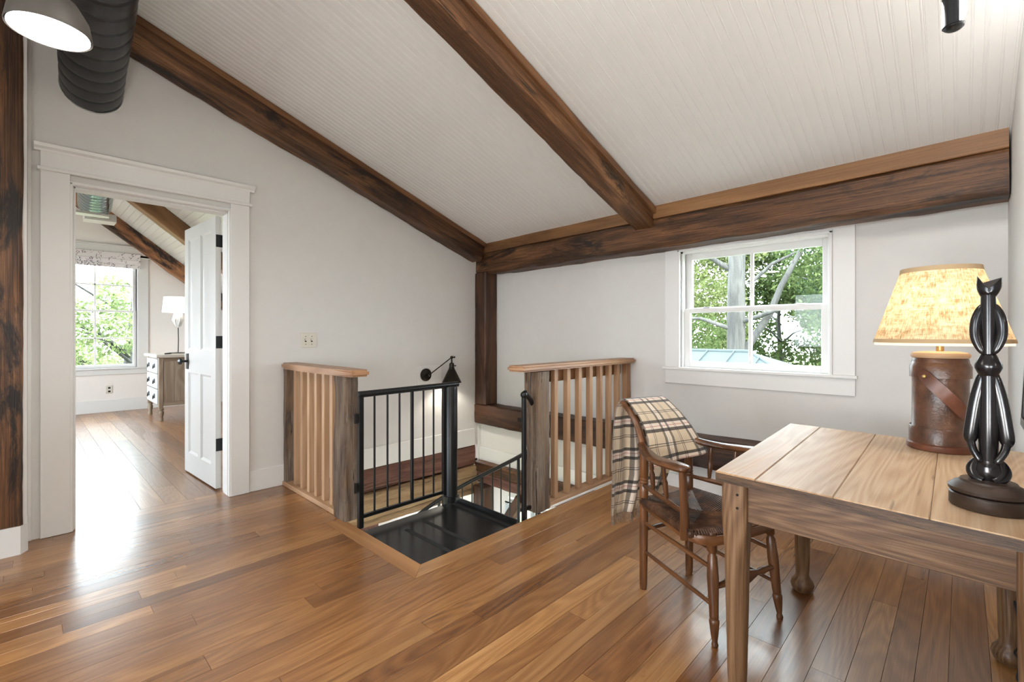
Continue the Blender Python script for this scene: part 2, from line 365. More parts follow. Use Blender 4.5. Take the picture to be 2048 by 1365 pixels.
# plate beam above the window
b = beam('plate_beam', 'long dark timber beam running above the window at the foot of the sloped ceiling', (3.385, -.165, 1.95), (3.49, 3.775, 1.915), .23, .235, W_beam(0), ch=.03, rough=.008)
timber('tan_filler_board', (0, .095, .158), (3.94, .095, .153), .04, .10, wood('filler_brown', [(.25, (.09, .04, .015)), (.5, (.22, .105, .04)), (.8, (.38, .2, .085))], 0, 1, .5, 6, .5, ((.05, .022, .01), .55, .72, 2.), .3), ch=.004, rough=.002, parent=b, label='lighter tan board on top of the beam')
# rafter on the door wall and the middle rafter
def rafter(name, label, y, w, dz, x0=3.34, x1=RX, mat=None, cfn=cz, slope=sl, batten=None):
    h = dz * math.cos(slope); off = h / 2 / math.cos(slope)
    o = beam(name, label, (x0, y, cfn(x0) - off), (x1, y, cfn(x1) - off), w, h, mat or W_beam(0), ch=.012, rough=.006)
    if batten:
        L = (Vector((x0, y, cfn(x0))) - Vector((x1, y, cfn(x1)))).length
        timber('batten', (0, batten[0], h / 2 - .022), (L, batten[0], h / 2 - .022), batten[1], .04, W_batten(0), ch=.003, rough=.0015, parent=o, label='narrow lighter batten along the ceiling edge')
    return o
ra = rafter('rafter', 'dark timber rafter running down the ceiling along the door wall', 3.70, .15, .212, batten=(.082, .02))
rb = rafter('rafter', 'big timber rafter crossing the middle of the sloped ceiling', 1.78, .165, .162, x0=3.345, batten=None)
timber('batten', (0, .09, .045), (4.0, .09, .055), .03, .045, W_batten(0), ch=.004, rough=.003, parent=rb, label='rough lighter batten along the ceiling edge')
timber('corner_post', (3.44, 3.693, .42), (3.44, 3.693, 1.81), .17, .18, W_dark(0), up=(1, 0, 0), label='dark timber post in the corner beyond the stair opening', cat='post', rough=.003)
g = timber('girt_beam', (3.44, -.165, .315), (3.44, 3.775, .31), .18, .21, W_dark(0), label='dark horizontal timber low on the window wall, under the corner post', cat='beam', rough=.006)
MB().box(3.20, 3.30, .084, .098, -.005, .035).fin('mortise', M_GRIP, g, 0)
# floor-edge timbers in the stair opening
beam('edge_beam', 'reddish painted timber just below floor level on the stairwell wall', (1.40, 3.86, -.13), (3.36, 3.86, -.13), .17, .215, W_red(0), rough=.006)
beam('edge_beam', 'pale split timber below the reddish beam in the stairwell', (1.2, 3.84, -.36), (3.36, 3.84, -.36), .20, .225, W_pale(0), rough=.01)
beam('edge_beam', 'lowest weathered timber in the stairwell, behind the gate', (1.1, 3.86, -.505), (3.36, 3.86, -.505), .18, .08, W_pale(0), rough=.01)
beam('edge_beam', 'upper brown timber on the window side of the stairwell', (3.45, 1.9, -.25), (3.45, 3.77, -.25), .20, .11, W_beam(0), rough=.006)
beam('edge_beam', 'lower brown timber on the window side of the stairwell', (3.47, 1.9, -.37), (3.47, 3.77, -.37), .18, .12, W_red(0), rough=.006)
timber('lower_post', (3.4, 3.66, -2.6), (3.4, 3.66, -.44), .18, .2, W_dark(0), up=(1, 0, 0), label='timber post on the lower storey in the stairwell corner', cat='post')
timber('knee_brace', (3.38, 3.5, -1.0), (3.38, 3.12, -.45), .10, .11, W_dark(0), up=(1, 0, 0), label='diagonal timber brace below the stairwell corner', cat='brace')
base('trim_stairwell', [(3.425, 3.445, 1.97, 3.78, -.20, -.06), (3.40, 3.44, 3.775, 3.79, -.2, .19)])
# lower storey
mw = MB()
for b in [(3.44, 3.6, -1, 2.45, -2.6, -.2), (3.44, 3.6, 3.36, 6, -2.6, -.2), (3.44, 3.6, 2.45, 3.36, -2.6, -1.75), (3.44, 3.6, 2.45, 3.36, -.50, -.2)]: mw.box(*b)
mw.fin('wall_lower_front', M_BWALL, None, 0, **STR)
wall('wall_lower_left', M_BWALL, [(-1, 3.6, 5.4, 5.5, -2.6, -.2)])
wall('wall_lower_right', M_BWALL, [(-1, 3.6, -1.1, -1, -2.6, -.2)])
MB().box(-1, 3.6, -1.1, 5.5, -2.7, -2.6).fin('floor', W_floor(0), None, 0, **STR)
wall('ceiling_lower', M_BWALL, [(-1, 1.38, -1, 5.4, -.25, -.22), (1.38, 3.44, -1, 1.965, -.25, -.22), (1.0, 3.44, 3.95, 5.4, -.25, -.22)])
for i in range(6):
    x = 1.75 + i * .105
    timber('wall_board', (x, 3.985, -2.5), (x, 3.985, -.5), .1, .03, W_red(0), up=(0, 1, 0), rough=.003, label='reddish vertical board on the lower storey wall', cat='board', group='reddish boards below the stairwell')
m = MB().box(3.45, 3.47, 2.47, 3.34, -.56, -.53).box(3.5, 3.53, 2.45, 3.36, -1.15, -1.1)
w3 = m.fin('window_3', M_TRIM, None, 0, **STR)
for i, yy in enumerate((3.30, 3.20)):
    mc = MB(); ring = []
    pts = [(3.40 + .018 * math.sin(j * 1.9), yy - .1 + j * .0125 + i * 0) for j in range(15)]
    vs = [[mc.b.verts.new((px, py, z)) for px, py in pts] for z in (-1.8, -.56)]
    for j in range(14): mc.b.faces.new((vs[0][j], vs[0][j + 1], vs[1][j + 1], vs[1][j]))
    o = mc.fin('curtain', plain('curtain_cloth', (.7, .76, .78), .8), None, 60); mo = o.modifiers.new('thick', 'SOLIDIFY'); mo.thickness = .003
    o['label'] = ['pale curtain on the lower storey window, nearer the timber post', 'pale curtain on the lower storey window, nearer the wooden newel'][i]; o['category'] = 'curtain'; o['group'] = 'lower storey curtains'
    if i: o.location = (0, -.25, 0)
MB().tube([(3.40, 2.7, -.545), (3.40, 3.36, -.545)], .008, 8).fin('curtain_rod', M_BLACK, None, label='thin dark rod above the lower storey curtains', cat='curtain rod')

# ------------------------------------------------------------------ railings
def newel(parent, x0, x1, y0, y1, h):
    return timber('newel_post', ((x0 + x1) / 2, (y0 + y1) / 2, 0.001), ((x0 + x1) / 2, (y0 + y1) / 2, h), y1 - y0, x1 - x0, W_newel(0), up=(1, 0, 0), ch=.008, rough=.008, seg=.02, parent=parent)
def capmesh(poly, z0, z1, axis, parent):
    m = MB(); m.prism(poly, z0, z1)
    bmesh.ops.bevel(m.b, geom=[e for e in m.b.edges if abs(e.verts[0].co.z - e.verts[1].co.z) < .001], offset=.012, segments=3, affect='EDGES')
    return m.fin('cap_rail', W_cap(axis), parent, 40)
rl = thing('railing', 'short wooden railing with newel between the door wall and the black gate', 'railing')
newel(rl, 1.37, 1.458, 2.742, 2.90, .898)
timber('wall_stud', (1.42, 3.745, .02), (1.42, 3.745, .898), .05, .075, W_newel(0), up=(1, 0, 0), ch=.003, parent=rl)
poly = [(1.372, 3.775), (1.345, 3.65), (1.335, 3.4), (1.338, 3.0), (1.35, 2.66), (1.36, 2.63), (1.47, 2.63), (1.485, 2.66), (1.49, 3.0), (1.49, 3.775)]
capmesh(poly, .90, .942, 1, rl)
MB().box(1.375, 1.465, 2.90, 3.77, .001, .032, .003).fin('bottom_rail', W_bal(1), rl, 30)
for yy in (3.60, 3.48, 3.36, 3.24, 3.12, 3.0):
    MB().box(-.019, .019, -.019, .019, .032, .90, .002).fin('baluster', W_bal(2), rl, 30).location = (1.425, yy + .01, 0)
rr = thing('railing', 'wooden railing with newel between the stair opening and the window wall, behind the chair', 'railing')
newel(rr, 2.30, 2.435, 1.985, 2.09, .915)
timber('wall_stud', (3.49, 2.03, .02), (3.49, 2.03, .915), .05, .06, W_cap(0), up=(1, 0, 0), ch=.003, parent=rr)
capmesh([(2.13, 1.975), (2.145, 1.955), (3.50, 1.955), (3.525, 1.96), (3.525, 2.1), (2.145, 2.1), (2.13, 2.085)], .922, .962, 0, rr)
MB().box(2.435, 3.46, 2.06, 2.085, .83, .922, .002).fin('top_rail', W_cap(0), rr, 30)
MB().box(2.435, 3.42, 1.985, 2.08, .001, .034, .003).fin('bottom_rail', W_bal(0), rr, 30)
MB().box(2.435, 3.42, 1.972, 1.984, .0012, .014, .002).fin('shoe_moulding', M_TRIM, rr, 30, label='thin white shoe moulding')
for xx in (2.54, 2.683, 2.821, 2.962, 3.098, 3.227, 3.354):
    MB().box(-.019, .019, -.019, .019, .034, .922, .002).fin('baluster', W_bal(2), rr, 30).location = (xx, 2.035, 0)

# ------------------------------------------------------------------ gate
gt = thing('stair_gate', 'black metal gate with round top rail at the head of the spiral stair', 'gate', (1.487, 2.63, 0))
def lx(x): return x - 1.487
MB().tube([(lx(1.395), 0, .795), (lx(1.40), 0, .795), (lx(2.17), 0, .80), (lx(2.176), 0, .80)], [.015, .02, .02, .014], 14).fin('top_rail', M_BLACK, gt)
MB().box(lx(1.40), lx(2.05), -.011, .011, .042, .064, .002).fin('bottom_rail', M_BLACK, gt)
MB().box(lx(1.398), lx(1.428), -.015, .015, -.015, .785, .002).fin('stile', M_BLACK, gt)
MB().box(lx(2.035), lx(2.055), -.013, .013, .03, .785, .002).fin('stile', M_BLACK, gt)
for i, xx in enumerate((1.507, 1.598, 1.686, 1.782, 1.873, 1.957)):
    r = .012 if i == 3 else .0065
    MB().tube([(0, 0, .06), (0, 0, .785)], r, 10).fin('baluster', M_BLACK, gt).location = (lx(xx), 0, 0)
for z in (.2, .62): MB().tube([(lx(1.387), .012, z), (lx(1.387), .012, z + .06)], .009, 8).fin('hinge', M_BLACK, gt)
# ------------------------------------------------------------------ spiral stair
st = thing('spiral_staircase', 'black metal spiral staircase with square landing in the floor opening', 'staircase', (2.105, 2.63, 0))
CX, CY = 2.105, 2.63
MB().lathe([(.05, -2.59), (.05, .78), (.045, .79)], n=24).fin('column', M_BLACK, st)
MB().lathe([(.062, -.05), (.062, .02)], n=24).fin('collar', M_BLACK, st)
pl = MB().box(1.387 - CX, 2.098 - CX, 1.968 - CY, 2.585 - CY, -.05, -.018).fin('landing', M_PLATE, st)
for yy in (2.115, 2.29):
    pass
for xx, ya, yb in ((1.585, 1.985, 2.42), (1.735, 1.985, 2.45)):
    MB().box(xx - CX, xx + .028 - CX, ya - CY, yb - CY, -.018, -.0165).fin('grip_strip', M_GRIP, pl, 0)
MB().box(2.055 - CX, 2.083 - CX, 2.0 - CY, 2.56 - CY, -.018, -.0165).fin('grip_strip', M_GRIP, pl, 0)
MB().box(2.092 - CX, 2.102 - CX, 1.968 - CY, 2.59 - CY, -.07, .022).fin('landing_edge', M_PLATE, st, 0)
for k in range(10):
    a0 = R(-80 + 30 * k); a1 = a0 + R(33); z = -.20 * (k + 1)
    poly = [(.05 * math.cos(a0), .05 * math.sin(a0))] + [(.62 * math.cos(a0 + (a1 - a0) * j / 5), .62 * math.sin(a0 + (a1 - a0) * j / 5)) for j in range(6)] + [(.05 * math.cos(a1), .05 * math.sin(a1))]
    MB().prism(poly, z - .03, z).fin('tread', M_PLATE, st, 0)
def hz(t): return .28 - .0062 * (t + 23) if t > -23 else .28 - .0088 * (t + 23) * (1 if t > -75 else 1)
def hp(t, r=.632, dz=0): return (r * math.cos(R(t)), r * math.sin(R(t)), hz(t) + dz)
MB().tube([hp(t) for t in range(-81, 200, 6)], .0165, 12).fin('handrail', M_BLACK, st)
MB().tube([(2.197 - CX, 2.005 - CY, -.4), (2.197 - CX, 2.005 - CY, .765)], .0165, 12).ball((2.197 - CX, 2.005 - CY, .775), .024).fin('handrail_post', M_BLACK, st)
for i, t in enumerate((-58, -46, -34, -17, -6.9, 2.2, 10.5, 18, 26.9, 34.7, 42.3, 51, 60, 69, 78, 87, 96, 105)):
    MB().tube([hp(t, dz=-.015), hp(t, dz=-.87)], .0125 if i in (4, 8, 12) else .0055, 10).fin('baluster', M_BLACK, st)
MB().box(2.21 - CX, 2.37 - CX, 2.03 - CY, 2.05 - CY, .02, .04).fin('bracket', M_BLACK, st)

# ------------------------------------------------------------------ doorway and door
d1 = thing('door_1', None, None, kind='structure')
def tb(name, boxes, parent, mat=M_TRIM, bev=.002, **kw):
    m = MB()
    for b in boxes: m.box(*b, bev)
    return m.fin(name, mat, parent, 30, **kw)
tb('casing', [(.064, .188, 3.758, 3.782, 0.001, 2.10), (1.022, 1.143, 3.758, 3.782, .001, 2.10)], d1)
tb('casing_bead', [(.184, .200, 3.762, 3.79, .001, 2.05), (1.012, 1.026, 3.762, 3.79, .001, 2.05), (.184, 1.026, 3.762, 3.79, 2.04, 2.058)], d1)
tb('header', [(.064, 1.145, 3.755, 3.782, 2.10, 2.205), (.05, 1.16, 3.742, 3.782, 2.092, 2.112)], d1)
m = MB(); m.prism([(3.782, 2.20), (3.752, 2.20), (3.748, 2.212), (3.73, 2.222), (3.726, 2.24), (3.782, 2.24)], .038, 1.175, 0); m.fin('header_cap', M_TRIM, d1, 0)
tb('jamb', [(.186, .204, 3.78, 3.955, .001, 2.05), (1.02, 1.038, 3.78, 3.955, .001, 2.05), (.186, 1.038, 3.78, 3.955, 2.038, 2.055)], d1)
tb('door_stop', [(.204, .214, 3.80, 3.905, .001, 2.04), (1.010, 1.02, 3.80, 3.905, .001, 2.04), (.204, 1.02, 3.80, 3.905, 2.026, 2.038)], d1)
tb('bedroom_casing', [(1.035, 1.15, 3.955, 3.975, .001, 2.1), (.07, .19, 3.955, 3.975, .001, 2.1)], d1)
dr = thing('door', 'white four-panel door standing open into the bedroom', 'door', (1.022, 4.0, 0), R(3))
DW = .76; DX = -.036
lf = MB()
zs = [.175, .845, 1.035, 1.945]; ys = [.10, .345, .415, .66]
for a, b in ((0, ys[0]), (ys[1], ys[2]), (ys[3], DW)): lf.box(DX, 0, a, b, .012, 2.04)
for a, b in ((.012, zs[0]), (zs[1], zs[2]), (zs[3], 2.04)):
    for c, d in ((ys[0], ys[1]), (ys[2], ys[3])): lf.box(DX, 0, c, d, a, b)
lf.fin('door_leaf', M_WHITE, dr, 0)
for c, d in ((ys[0], ys[1]), (ys[2], ys[3])):
    for a, b in ((zs[0], zs[1]), (zs[2], zs[3])):
        m = MB(); m.box(DX + .012, -.012, c, d, a, b)
        for e in (.0, ):
            m.rings([[(DX + .001, c, a), (DX + .001, d, a), (DX + .001, d, b), (DX + .001, c, b)], [(DX + .013, c + .018, a + .018), (DX + .013, d - .018, a + .018), (DX + .013, d - .018, b - .018), (DX + .013, c + .018, b - .018)]], cap=False)
        m.fin('door_panel', M_WHITE, dr, 0)
for z in (1.81, 1.055, .29):
    tb('hinge', [(-.034, .012, -.004, -.001, z, z + .092)], dr, M_BLACK, 0)
kn = tb('knob_plate', [(DX - .006, DX, .655, .715, .87, 1.0), (0, .006, .655, .715, .87, 1.0)], dr, M_BLACK)
m = MB(); m.tube([(DX - .005, .685, .935), (DX - .04, .685, .935)], .010, 10); m.tube([(DX - .035, .685, .935), (DX - .045, .685, .935), (DX - .06, .685, .935), (DX - .07, .685, .935)], [.012, .026, .028, .012], 14); m.fin('knob', M_BLACK, kn)

# ------------------------------------------------------------------ window in the window wall (frame coordinates y, z at x)
def window(name, o, ux, uy, w, h, cols, rows, cas=.11, head=True, capw=0.):
    """o = lower corner of the opening on the wall face; ux = along the wall, uy = outwards; built in local axes x=along, y=outwards, z=up"""
    T = thing(name, None, None, o, math.atan2(ux[1], ux[0]), kind='structure')
    tb('jamb', [(-.02, .0, .0, .13, 0, h), (w, w + .02, 0, .13, 0, h), (-.02, w + .02, 0, .13, h, h + .02)], T)
    tb('casing_stop', [(.0, .018, .012, .05, 0, h), (w - .018, w, .012, .05, 0, h), (0, w, .012, .05, h - .018, h)], T)
    tb('casing_bead', [(-.012, .004, -.028, .0, 0, h + .01), (w - .004, w + .012, -.028, .0, 0, h + .01), (-.012, w + .012, -.028, 0, h - .004, h + .012)], T)
    return T
def sash(T, x0, x1, y0, z0, z1, cols, rows, st=.042, top=.045, bot=.05):
    f = tb('sash', [(x0, x0 + st, y0, y0 + .035, z0, z1), (x1 - st, x1, y0, y0 + .035, z0, z1), (x0 + st, x1 - st, y0, y0 + .035, z0, z0 + bot), (x0 + st, x1 - st, y0, y0 + .035, z1 - top, z1)], T, M_TRIM, .003)
    gx0, gx1, gz0, gz1 = x0 + st, x1 - st, z0 + bot, z1 - top
    for i in range(1, cols):
        xm = gx0 + (gx1 - gx0) * i / cols; tb('muntin', [(xm - .011, xm + .011, y0 + .006, y0 + .03, gz0, gz1)], f, M_TRIM, .003)
    for i in range(1, rows):
        zm = gz0 + (gz1 - gz0) * i / rows; tb('muntin', [(gx0, gx1, y0 + .006, y0 + .03, zm - .011, zm + .011)], f, M_TRIM, .003)
    for i in range(cols):
        for j in range(rows):
            a, b = gx0 + (gx1 - gx0) * i / cols, gx0 + (gx1 - gx0) * (i + 1) / cols; c, d = gz0 + (gz1 - gz0) * j / rows, gz0 + (gz1 - gz0) * (j + 1) / rows
            MB().box(a, b, y0 + .016, y0 + .019, c, d).fin('pane', M_GLASS, f, 0)
    return f
# local x runs towards -y (rotation -90 deg), local y runs towards +x (outwards)
w1 = window('window_1', (3.53, 1.58, .906), (0, -1), (1, 0), .98, .895, 2, 1)
tb('casing', [(-.117, -.012, -.018, .001, 0, .91), (.992, 1.108, -.018, .001, 0, .96)], w1)
tb('head_casing', [(-.012, .992, -.018, .001, .905, .96)], w1)
tb('stool', [(-.13, 1.12, -.04, .05, -.018, 0)], w1)
tb('apron', [(-.117, 1.108, -.016, .001, -.127, -.018)], w1)
sash(w1, .004, .976, .078, .43, .893, 2, 1, st=.055, top=.06, bot=.03)
sl1 = sash(w1, .004, .976, .04, .001, .452, 2, 1, st=.055, top=.035, bot=.045)
for xx in (.16, .78): tb('sash_lock', [(xx, xx + .05, .042, .07, .452, .462)], sl1, M_STEEL)
# bedroom far wall with its window
mb_ = MB()
for b in [(-2.3, .25, 9.2, 9.34, 0, 4.2), (1.21, 3.3, 9.2, 9.34, 0, 4.2), (.25, 1.21, 9.2, 9.34, 0, .655), (.25, 1.21, 9.2, 9.34, 2.33, 4.2)]: mb_.box(*b)
mb_.fin('wall_bedroom_far', M_BWALL, None, 0, **STR)
wall('wall_bedroom_right', M_BWALL, [(2.95, 3.1, 3.95, 9.3, 0, 1.6)])
wall('wall_bedroom_left', M_BWALL, [(-2.3, -2.2, 3.95, 5.3, 0, 2.6), (-2.3, -2.2, 7.8, 9.3, 0, 2.6), (-2.3, -2.2, 3.95, 9.3, 0, .8), (-2.3, -2.2, 3.95, 9.3, 2.1, 3.3)])
w2 = thing('window_2', None, None, (.25, 9.2, .655), 0, kind='structure')
tb('jamb', [(-.02, 0, 0, .13, 0, 1.67), (.96, .98, 0, .13, 0, 1.67), (-.02, .98, 0, .13, 1.67, 1.69)], w2, M_WHITE)
tb('casing', [(-.14, -.0, -.02, 0, 0, 1.72), (.965, 1.10, -.02, 0, 0, 1.72)], w2, M_WHITE)
tb('head_casing', [(-.14, 1.10, -.02, 0, 1.69, 1.83), (-.16, 1.12, -.035, 0, 1.83, 1.85), (-.16, 1.12, -.03, 0, 1.675, 1.69)], w2, M_WHITE)
tb('stool', [(-.15, 1.12, -.04, .04, -.02, 0)], w2, M_WHITE); tb('apron', [(-.14, 1.10, -.018, 0, -.10, -.02)], w2, M_WHITE)
sash(w2, .0, .96, .07, .84, 1.67, 2, 2, bot=.03); sash(w2, .0, .96, .035, .0, .87, 2, 2, top=.03)
base('baseboard_bedroom', [(-2.2, 2.95, 9.18, 9.2, 0, .185)])
# ------------------------------------------------------------------ bedroom ceiling, rafters
BS = .77; bs = math.atan(BS)
def bz(x): return 2.96 + BS * (.901 - x)
BRX = -.45
m = MB(); m.prism([(3.1, bz(3.1) + .02), (3.1, bz(3.1) + .12), (BRX, bz(BRX) + .12), (-2.3, bz(BRX) - BS * 1.85 + .12), (-2.3, bz(BRX) - BS * 1.85 + .02), (BRX, bz(BRX) + .02)], 3.95, 9.35, 1)
bc = m.fin('ceiling_bedroom', M_WHITE, None, 0, **STR)
vme = MB(); wv = .082; vme.rings([[(.0003, y, .01), (.0003, y, .004), (.004, y, 0), (wv - .004, y, 0), (wv - .0003, y, .004), (wv - .0003, y, .01)] for y in (0, 5.25)])
bmesh.ops.recalc_face_normals(vme.b, faces=vme.b.faces); me = bpy.data.meshes.new('ceiling_board'); vme.b.to_mesh(me); vme.b.free(); me.materials.append(M_WHITE)
for k in range(44):
    x = 3.0 - k * wv * math.cos(bs)
    if x < BRX + .05: break
    o = put(me, 'ceiling_board', None, bc); o.location = (x, 3.95, bz(x)); o.rotation_euler = (0, bs, 0); o.scale = (-1, 1, 1)
for yy, w, dz, lab in ((9.12, .15, .26, 'charred dark timber rafter against the far bedroom wall'), (7.16, .17, .24, 'brown timber rafter crossing the bedroom ceiling, nearer the door')):
    o = rafter('rafter', lab, yy, w, dz, x0=2.95, x1=BRX, cfn=bz, slope=bs, mat=wood('charred', [(.3, (.16, .06, .025)), (.6, (.36, .17, .075)), (.85, (.45, .24, .11))], 0, 1.2, .5, 5, .4, ((.02, .012, .01), .48, .56, 2.6), .3) if yy > 9 else wood('brown_rafter', [(.3, (.13, .06, .022)), (.6, (.27, .14, .06)), (.85, (.36, .2, .09))], 0, 1.2, .5, 5, .4, None, .3))
    if yy < 9: timber('edge_trim', (0, -.095, .085), (4.2, -.095, .085), .02, .05, M_WHITE, parent=o, rough=0, label='cream trim strip')

# ------------------------------------------------------------------ ducts
def duct(name, label, p, q, r, mat, pitch=.12, amp=.003):
    p, q = Vector(p), Vector(q); L = (q - p).length; t = (q - p).normalized(); u = t.cross(Vector((0, 0, 1))).normalized(); v = u.cross(t)
    n = int(L / .007); rs = []
    for i in range(n + 1):
        s = i / n * L; row = []
        for k in range(48):
            a = 2 * math.pi * k / 48; ph = ((s / pitch + k / 48) % 1)
            rr = r + amp * (1 - (2 * ph - 1) ** 2) - (.003 if ph < .06 or ph > .94 else 0) + .003 * noise.noise(Vector((s * 6, math.cos(a) * 1.5, math.sin(a) * 1.5)))
            row.append(p + t * s + u * (rr * math.cos(a)) + v * (rr * math.sin(a)))
        rs.append(row)
    m = MB(); m.rings(rs); return m.fin(name, mat, None, 60, label=label, cat='duct')
duct('air_duct', 'large dark spiral air duct entering the wall above the doorway', (.165, 1.6, 2.835), (.285, 3.785, 2.64), .142, M_DUCT)
m = MB(); n_ = 40
m.rings([[(.285 + r * math.cos(2 * math.pi * k / n_), yy, 2.642 + r * math.sin(2 * math.pi * k / n_)) for k in range(n_)] for r, yy in ((.143, 3.781), (.148, 3.774), (.1505, 3.781))], cap=False)
m.fin('caulk_ring', M_TRIM, bpy.data.objects['air_duct'], 0, label='white caulk ring')
duct('air_duct', 'glossy spiral air duct under the bedroom ceiling', (.50, 6.15, 2.82), (.60, 7.6, 2.73), .155, plain('duct_teal', (.10, .15, .155), .12, .85))
rg = thing('vent_register', 'white rectangular air register below the bedroom duct', 'vent', (.66, 7.80, 2.58))
tb('vent_frame', [(-.15, .15, -.12, .12, -.015, .08)], rg, M_WHITE)
for k in range(4): tb('vent_slat', [(-.10, .10, -.126, -.12, .0 + k * .02, .010 + k * .02)], rg, M_IVORY, 0)
fn = thing('ceiling_fan', 'pale ceiling fan blade under the bedroom duct', 'ceiling fan', (-.06, 6.3, 2.36))
for k in range(5):
    a = R(4 + 72 * k); m = MB()
    pts = [(.12, -.05), (.4, -.07), (.6, -.07), (.66, -.04), (.675, 0), (.66, .04), (.6, .07), (.4, .07), (.12, .05)]
    m.prism([(x * math.cos(a) - y * math.sin(a), x * math.sin(a) + y * math.cos(a)) for x, y in pts], 0, .022); m.fin('fan_blade', M_WHITE, fn, 30)
MB().lathe([(.11, -.05), (.12, .0), (.11, .09), (.02, .1), (.02, 1.0)], n=24).fin('motor', M_WHITE, fn)

# ------------------------------------------------------------------ bedroom things
# roman shade with printed sprigs
t = NT('sprig_print'); v = t.obj(False); mp = t.map(v, (1, 1, 1))
vo = t.new('TexVoronoi'); t.link(mp, vo.inputs['Vector']); vo.inputs['Scale'].default_value = 70
dots = t.ramp(vo.outputs['Distance'], [(.40, 1.), (.46, 0.)])
wv_ = t.noise(mp, 6, 2, .4, 1.6); band = t.ramp(t.math('ABSOLUTE', t.math('SUBTRACT', wv_, .5)), [(.03, 1.), (.05, 0.)])
t.link(t.mix(t.math('MULTIPLY', dots, band), (.80, .76, .76), (.05, .02, .05)), t.b.inputs['Base Color']); t.b.inputs['Roughness'].default_value = .9; t.b.inputs['Transmission Weight'].default_value = .12
sh = thing('roman_shade', 'white roman blind printed with dark purple sprigs, raised in the bedroom window', 'blind', (.75, 9.165, 2.16))
for i, (z0, z1, yo) in enumerate(((.10, .23, 0), (.03, .13, -.014), (0, .06, -.026))):
    tb('fabric_fold', [(-.50, .50, yo - .010, yo + .006, z0, z1)], sh, t.m, .004)
ol = thing('outlet', 'white wall outlet under the bedroom window', 'outlet', (.885, 9.199, .335))
tb('plate', [(-.038, .038, -.006, 0, -.06, .06)], ol, M_IVORY)
for z in (-.03, .022): tb('socket', [(-.014, .014, -.0075, -.006, z - .012, z + .014)], ol, M_GRIP, 0)
# dresser: front faces -x, near side panel faces -y
ds = thing('dresser', 'weathered oak dresser with white-washed drawer fronts by the bedroom window', 'dresser', (1.24, 7.68, 0))
tb('carcass', [(.012, .56, .012, .83, .20, .845)], ds, W_gray(2))
tb('top', [(-.035, .60, -.03, .87, .845, .885)], ds, plain('limed_top', (.55, .5, .43), .4), .008)
for q in [(.0, .05, .0, .05, .16, .845), (.53, .58, 0, .05, .16, .845), (0, .05, .79, .84, .16, .845)]: tb('stile', [q], ds, W_gray(2), .004)
for i in range(4): tb('side_plank', [(.055 + i * .118, .171 + i * .118, .004, .012, .25, .80)], ds, W_gray(2), .003)
for q in [(.05, .53, .0, .03, .80, .845), (.05, .53, .0, .03, .20, .25)]: tb('side_rail', [q], ds, W_gray(0), .003)
for i in range(3):
    z0 = .225 + i * .205; dw = tb('drawer', [(-.012, .012, .06, .78, z0, z0 + .19)], ds, plain('whitewash', (.62, .66, .68), .5), .004)
    for yy in (.22, .62):
        m = MB(); m.tube([(-.016, yy - .03, z0 + .11), (-.03, yy, z0 + .11), (-.016, yy + .03, z0 + .11)], .006, 8); m.box(-.02, -.012, yy - .02, yy + .02, z0 + .07, z0 + .13)
        m.tube([(-.028, yy - .02, z0 + .10), (-.032, yy - .016, z0 + .06), (-.032, yy + .016, z0 + .06), (-.028, yy + .02, z0 + .10)], .004, 8); m.fin('pull', M_BLACK, dw)
for lx_, ly in ((.03, .03), (.03, .81), (.55, .03), (.55, .81)):
    MB().lathe([(.024, 0), (.026, .04), (.02, .05), (.03, .09), (.033, .12), (.022, .14), (.032, .15), (.032, .165)], (lx_, ly, 0.001), 12).fin('leg', W_gray(2), ds)
lp = thing('bedroom_lamp', 'slim lamp with white drum shade and white leafy bulb on the dresser', 'lamp', (1.55, 8.2, .886))
M_SH = emit('lit_shade', (1, .93, .84), .9)
MB().lathe([(.19, .59), (.17, .81)], n=28, cap=False).fin('lamp_shade', M_SH, lp).modifiers.new('t', 'SOLIDIFY').thickness = .003
m = MB(); m.lathe([(.01, .37), (.035, .40), (.058, .45), (.066, .50), (.058, .56), (.04, .6)], n=16)
for k in range(7):
    a = k * .9; m.tube([(.03 * math.cos(a), .03 * math.sin(a), .39), (.068 * math.cos(a + .3), .068 * math.sin(a + .3), .48), (.05 * math.cos(a + .6), .05 * math.sin(a + .6), .58)], [(.004, .004), (.014, .006), (.003, .003)], 6)
m.fin('leaf_bulb', M_WHITE, lp)
MB().tube([(0, 0, .005), (.004, 0, .2), (0, 0, .38)], .006, 8).fin('stem', M_BRONZE, lp)
MB().lathe([(.10, 0), (.10, .008), (.02, .014)], n=20).fin('base', M_BRONZE, lp)
l = bpy.data.lights.new('bedroom_bulb', 'POINT'); l.energy = 4; l.color = (1, .85, .68); l.shadow_soft_size = .04
lo = bpy.data.objects.new('bedroom_bulb', l); COL.objects.link(lo); lo.location = (1.55, 8.2, 1.56)
MB().box(-.035, .035, -.012, .012, 0, .15, .004).fin('desk_clock', M_GRIP, None, label='small black upright box on the dresser beside the lamp', cat='clock').location = (1.66, 8.0, .886)
MB().bar((-.06, -.12, .008), (.03, .08, .008), .03, .015, bev=.003).fin('remote_control', M_GRIP, None, label='slim black remote lying on the dresser top beside the lamp foot', cat='remote').location = (1.40, 7.95, .887)

